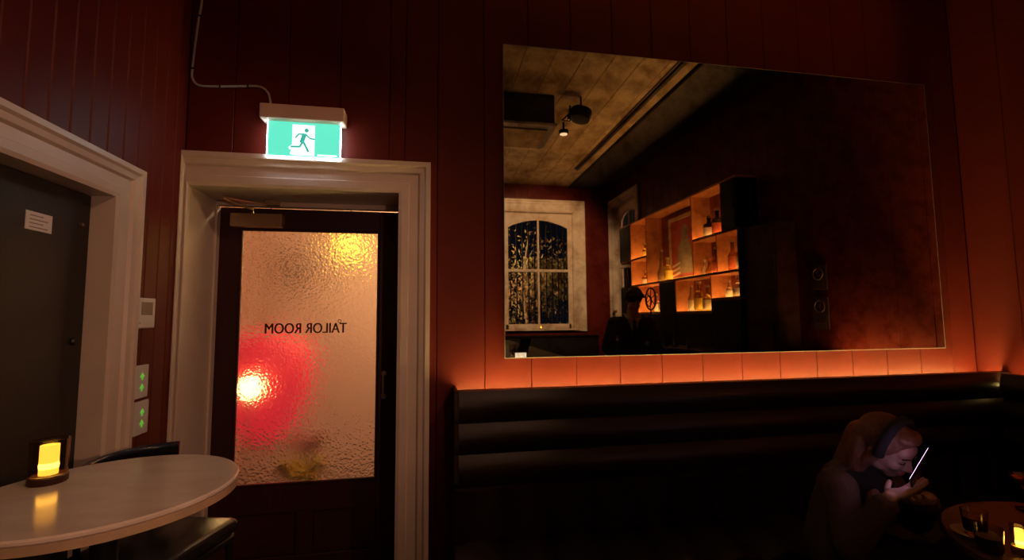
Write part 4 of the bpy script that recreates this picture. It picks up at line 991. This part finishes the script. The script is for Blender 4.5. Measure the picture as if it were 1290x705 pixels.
def add_head(b, H, s=1.0):
    R3 = H.to_3x3()
    def e(c, r, rot=None): b.ell(H @ (Vector(c)*s), [x*s for x in r], (R3 @ rot) if rot else R3)
    e((0, -0.012, 0.028), (0.074, 0.094, 0.088)); e((0, 0.030, -0.030), (0.060, 0.060, 0.078)); e((0, 0.052, -0.082), (0.034, 0.030, 0.026))
    e((0, 0.068, 0.036), (0.052, 0.022, 0.030)); e((0, 0.074, 0.018), (0.046, 0.016, 0.010))
    for q in (-1, 1):
        e((q*0.036, 0.058, -0.028), (0.024, 0.026, 0.024)); e((q*0.074, -0.008, -0.008), (0.010, 0.018, 0.030))
        e((q*0.045, 0.015, -0.062), (0.020, 0.035, 0.025))
        e((q*0.030, 0.070, 0.004), (0.016, 0.014, 0.011))
        e((q*0.011, 0.091, -0.034), (0.009, 0.010, 0.008))
    b.cap(H @ (Vector((0, 0.082, 0.012))*s), H @ (Vector((0, 0.103, -0.030))*s), 0.008*s, 0.0115*s)
    e((0, 0.080, -0.056), (0.024, 0.014, 0.010)); e((0, 0.080, -0.067), (0.019, 0.013, 0.008))
def face_details(H, parent, lipm, browm, s=1.0):
    R3 = H.to_3x3()
    for q in (-1, 1):
        B().tube([H @ (Vector((q*x, y, z))*s) for x, y, z in ((0.014, 0.0915, 0.021), (0.028, 0.0905, 0.027), (0.046, 0.078, 0.022))], 0.003*s, 6).build('eyebrow', browm, parent, smooth=True)
        B().tube([H @ (Vector((q*x, y, z))*s) for x, y, z in ((0.017, 0.0835, -0.001), (0.030, 0.0860, -0.005), (0.044, 0.078, -0.001))], 0.0022*s, 6).build('eyelash', browm, parent, smooth=True)
    b = B(); b.ell(H @ (Vector((0, 0.0885, -0.0565))*s), [x*s for x in (0.021, 0.008, 0.0055)], R3); b.ell(H @ (Vector((0, 0.0875, -0.066))*s), [x*s for x in (0.018, 0.008, 0.006)], R3)
    b.build('lips', lipm, parent, smooth=True)
def add_hand(b, wrist, d, n, thumb_side, curls=(0.25, 0.25, 0.3, 0.35), s=1.0):
    """d = finger direction, n = direction the palm faces, thumb_side = +1/-1 along d x n"""
    d = Vector(d).normalized(); n = Vector(n); n = (n-d*n.dot(d)).normalized(); l = d.cross(n)*thumb_side
    w_ = Vector(wrist)
    R3 = Matrix((l, d, n)).transposed()
    b.ell(w_+d*0.048*s, (0.040*s, 0.055*s, 0.016*s), R3); b.ell(w_+d*0.066*s, (0.040*s, 0.030*s, 0.014*s), R3)
    b.ell(w_+d*0.030*s+l*0.022*s+n*0.006*s, (0.018*s, 0.032*s, 0.015*s), R3)
    for k, (off, L, c) in enumerate(zip((0.030, 0.011, -0.009, -0.028), (0.070, 0.078, 0.072, 0.056), curls)):
        p_ = w_+d*(0.084-0.003*abs(k-1))*s+l*off*s; ang = 0.06; r0 = 0.0088*s
        for j, fr in enumerate((0.45, 0.30, 0.25)):
            dr_ = d*math.cos(ang)+n*math.sin(ang)+l*(off*0.9)
            q = p_+dr_.normalized()*L*fr*s; b.cap(p_, q, r0, r0*0.90, 10); p_ = q; r0 *= 0.90; ang += c
    p_ = w_+d*0.024*s+l*0.030*s; dr_ = (d*0.65+l*0.62+n*0.35).normalized()
    q = p_+dr_*0.040*s; b.cap(p_, q, 0.0125*s, 0.0105*s, 10); dr2 = (d*0.88+l*0.25+n*0.40).normalized()
    b.cap(q, q+dr2*0.032*s, 0.0102*s, 0.0085*s, 10)

SKIN = mat('warm_skin', (0.62, 0.38, 0.28), 0.5, var=0.06, vscale=20)
LIPS = mat('rose_lips', (0.45, 0.14, 0.13), 0.4, var=0.05)
BROW = mat('dark_brow_hair', (0.05, 0.025, 0.018), 0.6, var=0.1)
HAIR = mat('tawny_hair', (0.30, 0.13, 0.07), 0.42, var=0.45, vscale=9, stretch=(14, 14, 1.2), bump=0.4, bscale=40)
BHAIR = mat('black_hair', (0.012, 0.008, 0.007), 0.4, var=0.3, vscale=30, bump=0.4, bscale=60)
COAT = mat('brown_coat_wool', (0.13, 0.075, 0.048), 0.85, var=0.2, vscale=30, bump=0.2, bscale=200)
BLKTOP = mat('black_knit_top', (0.014, 0.011, 0.011), 0.85, var=0.2, bump=0.2, bscale=200)
SUIT = mat('black_suit_wool', (0.030, 0.022, 0.020), 0.75, var=0.2, bump=0.1, bscale=200)
SHIRT = mat('white_shirt_cotton', (0.62, 0.55, 0.48), 0.8, var=0.05)
SHOE = mat('black_shoe_leather', (0.012, 0.010, 0.010), 0.3, var=0.1)

# ---- the seated person with the phone
t = thing('pouf', 'low black upholstered pouf under the seated person', 'pouf', (1.77, -0.80, 0))
B().lathe([(0.16, 0.02), (0.175, 0.06), (0.182, 0.25), (0.175, 0.335), (0.15, 0.36), (0.0005, 0.365)], 32, Matrix.Translation((1.77, -0.79, 0)), cap=True).build('cushion', VELVET, t, smooth=True)
B().lathe([(0.16, 0.0), (0.16, 0.02)], 32, Matrix.Translation((1.77, -0.79, 0))).build('plinth', BLACKMETAL, t)
W = thing('person', 'seated person in brown coat and black headband bent over a glowing phone', 'person', (1.77, -0.79, 0.365))
F = Vector((0.30, -0.954, 0)); Lf = Vector((0.954, 0.30, 0))
H = head_frame((1.842, -0.930, 0.960), F, 0.55, 0.16)
b = B(); add_head(b, H, 0.98)
hip, wst, chs = Vector((1.770, -0.790, 0.52)), Vector((1.780, -0.810, 0.64)), Vector((1.800, -0.845, 0.765))
shRp, shLp = Vector((1.650, -0.890, 0.800)), Vector((1.945, -0.800, 0.800))
b.cap((1.805, -0.850, 0.82), H @ Vector((0, -0.02, -0.06)), 0.052, 0.048)
b.cap(hip, wst, 0.115, 0.105); b.cap(wst, chs, 0.105, 0.108); b.cap(shRp.lerp(shLp, 0.05), shRp.lerp(shLp, 0.95), 0.055, 0.055)
shR, elR, wrR = shRp, Vector((1.585, -0.990, 0.620)), Vector((1.640, -1.110, 0.835))
shL, elL, wrL = shLp, Vector((1.995, -0.900, 0.650)), Vector((1.880, -1.050, 0.795))
b.cap(shR, elR, 0.048, 0.038); b.cap(elR, wrR, 0.037, 0.025); b.cap(shL, elL, 0.048, 0.038); b.cap(elL, wrL, 0.037, 0.025)
add_hand(b, wrR, (0.94, -0.05, 0.32), (-0.30, 0.35, 0.9), -1, (0.08, 0.06, 0.05, 0.05), 1.05)
add_hand(b, wrL, (-0.80, -0.35, 0.10), (0.1, 0.5, 0.85), 1, (0.35, 0.35, 0.4, 0.4), 1.0)
LEGS = ((Vector((1.69, -0.83, 0.50)), Vector((1.76, -1.22, 0.49)), Vector((1.72, -1.08, 0.085))), (Vector((1.85, -0.78, 0.50)), Vector((1.99, -1.15, 0.49)), Vector((1.95, -1.00, 0.085))))
for hp, kn, an in LEGS:
    b.cap(hp, kn, 0.085, 0.058); b.cap(kn, an, 0.055, 0.036); b.cap(an-Vector((0, 0, 0.04)), an+F*0.14-Vector((0, 0, 0.05)), 0.038, 0.030)
body = blob(b, 'body', SKIN, W, 0.0042, 4)
face_details(H, body, LIPS, BROW, 0.98)
# clothes
b = B()
b.cap(hip, wst, 0.122, 0.114); b.cap(wst, chs, 0.114, 0.117); b.cap(shRp.lerp(shLp, 0.08), shRp.lerp(shLp, 0.92), 0.061, 0.061)
b.cap((1.805, -0.850, 0.815), (1.815, -0.870, 0.850), 0.066, 0.058)
blob(b, 'knit_top', BLKTOP, W, 0.007, 4)
b = B(); bk = -F*0.040
b.cap(hip+bk-Vector((0, 0, 0.02)), wst+bk, 0.130, 0.120); b.cap(wst+bk, chs+bk, 0.120, 0.118)
b.cap(shRp+bk*0.5, shLp+bk*0.5, 0.066, 0.066)
b.cap(shR, elR, 0.066, 0.056); b.cap(elR, elR.lerp(wrR, 0.86), 0.054, 0.044); b.cap(shL, elL, 0.066, 0.056); b.cap(elL, elL.lerp(wrL, 0.86), 0.054, 0.044)
b.cap(shRp+Vector((0, 0, -0.02)), hip+Vector((-0.14, -0.04, -0.04)), 0.058, 0.055); b.cap(shLp+Vector((0, 0, -0.02)), hip+Vector((0.14, 0.04, -0.04)), 0.058, 0.055)
blob(b, 'coat', COAT, W, 0.007, 5)
b = B()
for hp, kn, an in LEGS:
    b.cap(hp+Vector((0, 0, 0.005)), kn, 0.092, 0.066); b.cap(kn, an+Vector((0, 0, 0.03)), 0.064, 0.048)
blob(b, 'trousers', SUIT, W, 0.008, 4)
for hp, kn, an in LEGS:
    b = B(); a_ = an-Vector((0, 0, 0.040)); b.cap(a_-F*0.03, a_+F*0.15-Vector((0, 0, 0.006)), 0.043, 0.036); blob(b, 'shoe', SHOE, W, 0.006, 3)
# hair: cap plus long locks on both sides
b = B(); R3 = H.to_3x3()
b.ell(H @ Vector((0, -0.024, 0.040)), (0.084, 0.098, 0.092), R3); b.ell(H @ Vector((0, -0.060, -0.01)), (0.078, 0.070, 0.095), R3)
b.ell(H @ Vector((0, 0.044, 0.092)), (0.060, 0.040, 0.026), R3)
for q in (-1, 1):
    side = H @ Vector((q*0.070, 0.018, 0.035)); ear = H @ Vector((q*0.082, 0.0, -0.03)); low = H @ Vector((q*0.085, -0.025, -0.11))
    end = Vector((1.695, -0.975, 0.735)) if q < 0 else Vector((1.935, -0.905, 0.735))
    b.cap(side, ear, 0.018, 0.022); b.cap(ear, low, 0.022, 0.028); b.cap(low, end, 0.030, 0.022)
    b.cap(H @ Vector((q*0.06, -0.06, -0.02)), low, 0.035, 0.034)
b.cap(H @ Vector((0, -0.09, -0.02)), (1.785, -0.76, 0.79), 0.060, 0.050)
hair = blob(b, 'hair', HAIR, W, 0.006, 3)
arc = []
for k in range(21):
    a = -0.25+(PI+0.5)*k/20; arc.append(H @ Vector((0.0905*math.cos(a), -0.004-0.016*math.sin(a)+0.018, 0.028+0.108*math.sin(a))))
hb = B().tube(arc, 0.020, 10); hb.build('headband', BLKTOP, W, smooth=True)
# the phone
SCR = mat('phone_screen', (0.3, 0.2, 0.4), 0.2, emit=(0.85, 0.52, 1.0), es=4.0, var=0.02)
ph = thing('phone', 'thin dark phone held in the hand, its screen lighting the face', 'phone', (1.72, -1.16, 0.90))
ax = Vector((0.66, 0.0, 0.75)).normalized(); nn = Vector((-0.45, 0.88, 0.30)); nn = (nn-ax*nn.dot(ax)).normalized(); sd = ax.cross(nn)
Mph = Matrix((sd, ax, nn)).transposed().to_4x4(); Mph.translation = Vector((1.722, -1.160, 0.955))
B().box((-0.036, -0.072, -0.004), (0.036, 0.072, 0.004), 0.0035, 2, M=Mph).build('case', BLACKMETAL, ph)
B().box((-0.033, -0.067, 0.004), (0.033, 0.067, 0.0045), M=Mph).build('screen', SCR, ph)

# ---- the bartender
P = thing('person', 'bartender in black suit and tie looking down behind the bar, in the mirror', 'person', (2.32, -2.50, 0))
F = Vector((-0.20, 0.98, 0)).normalized(); Rt = Vector((F.y, -F.x, 0))
H = head_frame((2.305, -2.42, 1.675), F, 0.50)
c0 = Vector((2.32, -2.54, 0))
def pt(r, f, z): return c0+Rt*r+F*f+Vector((0, 0, z))
b = B(); add_head(b, H, 1.05)
b.cap(pt(0, 0.0, 1.44), H @ Vector((0, -0.02, -0.06)), 0.062, 0.058)
b.cap(pt(0, 0, 0.98), pt(0, 0, 1.16), 0.14, 0.13); b.cap(pt(0, 0, 1.16), pt(0, 0, 1.34), 0.13, 0.14); b.cap(pt(-0.18, 0, 1.42), pt(0.18, 0, 1.42), 0.065, 0.065)
arms = []
for q in (-1, 1):
    s_, e_, w_ = pt(q*0.20, 0, 1.41), pt(q*0.29, 0.0, 1.13), pt(q*0.16, 0.09, 0.96)
    arms.append((s_, e_, w_)); b.cap(s_, e_, 0.055, 0.045); b.cap(e_, w_, 0.043, 0.030)
    add_hand(b, w_, F*0.9-Rt*q*0.4-Vector((0, 0, 0.25)), -Vector((0, 0, 1))*0.5-Rt*q, q, (0.5, 0.5, 0.55, 0.6), 1.08)
    b.cap(pt(q*0.09, 0, 0.95), pt(q*0.10, 0.01, 0.50), 0.09, 0.06); b.cap(pt(q*0.10, 0.01, 0.50), pt(q*0.10, 0, 0.09), 0.058, 0.04); b.cap(pt(q*0.10, 0, 0.05), pt(q*0.11, 0.16, 0.035), 0.04, 0.032)
body = blob(b, 'body', SKIN, P, 0.0055, 4)
face_details(H, body, LIPS, BROW, 1.05)
b = B()
b.cap(pt(0, 0, 0.86), pt(0, 0, 1.16), 0.165, 0.150); b.cap(pt(0, 0, 1.16), pt(0, 0, 1.33), 0.150, 0.160); b.cap(pt(-0.20, 0, 1.415), pt(0.20, 0, 1.415), 0.080, 0.080)
for s_, e_, w_ in arms: b.cap(s_, e_, 0.078, 0.066); b.cap(e_, e_.lerp(w_, 0.9), 0.064, 0.050)
blob(b, 'suit_jacket', SUIT, P, 0.009, 5)
b = B()
for q in (-1, 1): b.cap(pt(q*0.09, 0, 0.93), pt(q*0.10, 0.01, 0.50), 0.105, 0.082); b.cap(pt(q*0.10, 0.01, 0.50), pt(q*0.10, 0, 0.10), 0.080, 0.068)
blob(b, 'trousers', SUIT, P, 0.009, 4)
for q in (-1, 1):
    b = B(); b.cap(pt(q*0.10, -0.02, 0.047), pt(q*0.11, 0.18, 0.040), 0.046, 0.038); blob(b, 'shoe', SHOE, P, 0.007, 3)
# collar wings, shirt front and tie
for q in (-1, 1):
    B().poly([pt(q*0.012, 0.150, 1.425), pt(q*0.088, 0.112, 1.480), pt(q*0.092, 0.030, 1.530), pt(q*0.018, 0.110, 1.500),
              pt(q*0.012, 0.164, 1.422), pt(q*0.094, 0.124, 1.478), pt(q*0.100, 0.034, 1.533), pt(q*0.020, 0.122, 1.500)],
             [(0, 1, 2, 3), (4, 5, 6, 7), (0, 1, 5, 4), (1, 2, 6, 5), (2, 3, 7, 6), (3, 0, 4, 7)]).build('collar', SHIRT, P)
B().poly([pt(-0.070, 0.125, 1.470), pt(0.070, 0.125, 1.470), pt(0.0, 0.185, 1.25), pt(-0.070, 0.10, 1.470), pt(0.070, 0.10, 1.470), pt(0, 0.160, 1.25)],
         [(0, 1, 2), (3, 4, 5), (0, 1, 4, 3), (1, 2, 5, 4), (2, 0, 3, 5)]).build('shirt_front', SHIRT, P)
B().poly([pt(-0.020, 0.165, 1.450), pt(0.020, 0.165, 1.450), pt(0.013, 0.172, 1.410), pt(0.034, 0.205, 1.22), pt(-0.034, 0.205, 1.22), pt(-0.013, 0.172, 1.410),
          pt(-0.020, 0.145, 1.450), pt(0.020, 0.145, 1.450), pt(0.013, 0.152, 1.410), pt(0.034, 0.188, 1.22), pt(-0.034, 0.188, 1.22), pt(-0.013, 0.152, 1.410)],
         [(0, 1, 2, 3, 4, 5), (6, 7, 8, 9, 10, 11)]+[(i, (i+1) % 6, 6+(i+1) % 6, 6+i) for i in range(6)]).build('tie', BLKTOP, P)
b = B(); R3 = H.to_3x3()
b.ell(H @ Vector((0, -0.020, 0.050)), (0.094, 0.112, 0.098), R3); b.ell(H @ Vector((0, 0.050, 0.088)), (0.075, 0.050, 0.040), R3); b.ell(H @ Vector((0, -0.070, -0.01)), (0.080, 0.060, 0.075), R3)
rnd = random.Random(11)
for k in range(46):
    th = rnd.uniform(0, 2*PI); ph_ = rnd.uniform(-0.15, 1.2)
    d_ = Vector((math.cos(th)*math.cos(ph_), math.sin(th)*math.cos(ph_), math.sin(ph_)))
    if d_.y > 0.35 and d_.z < 0.35: continue
    p0_ = Vector((d_.x*0.085, d_.y*0.10-0.015, d_.z*0.095+0.045)); tang = Vector((rnd.gauss(0, 0.5), 0.5, -0.6)).normalized()
    b.cap(H @ p0_, H @ (p0_+d_*0.022+tang*0.035), 0.022, 0.008, 8)
for k in range(7):
    x_ = -0.066+0.022*k; b.cap(H @ Vector((x_, 0.070, 0.095)), H @ Vector((x_+0.008*math.sin(3*k), 0.096-6*x_*x_, 0.034+0.012*math.sin(5*k))), 0.022, 0.007, 8)
blob(b, 'hair', BHAIR, P, 0.008, 3)
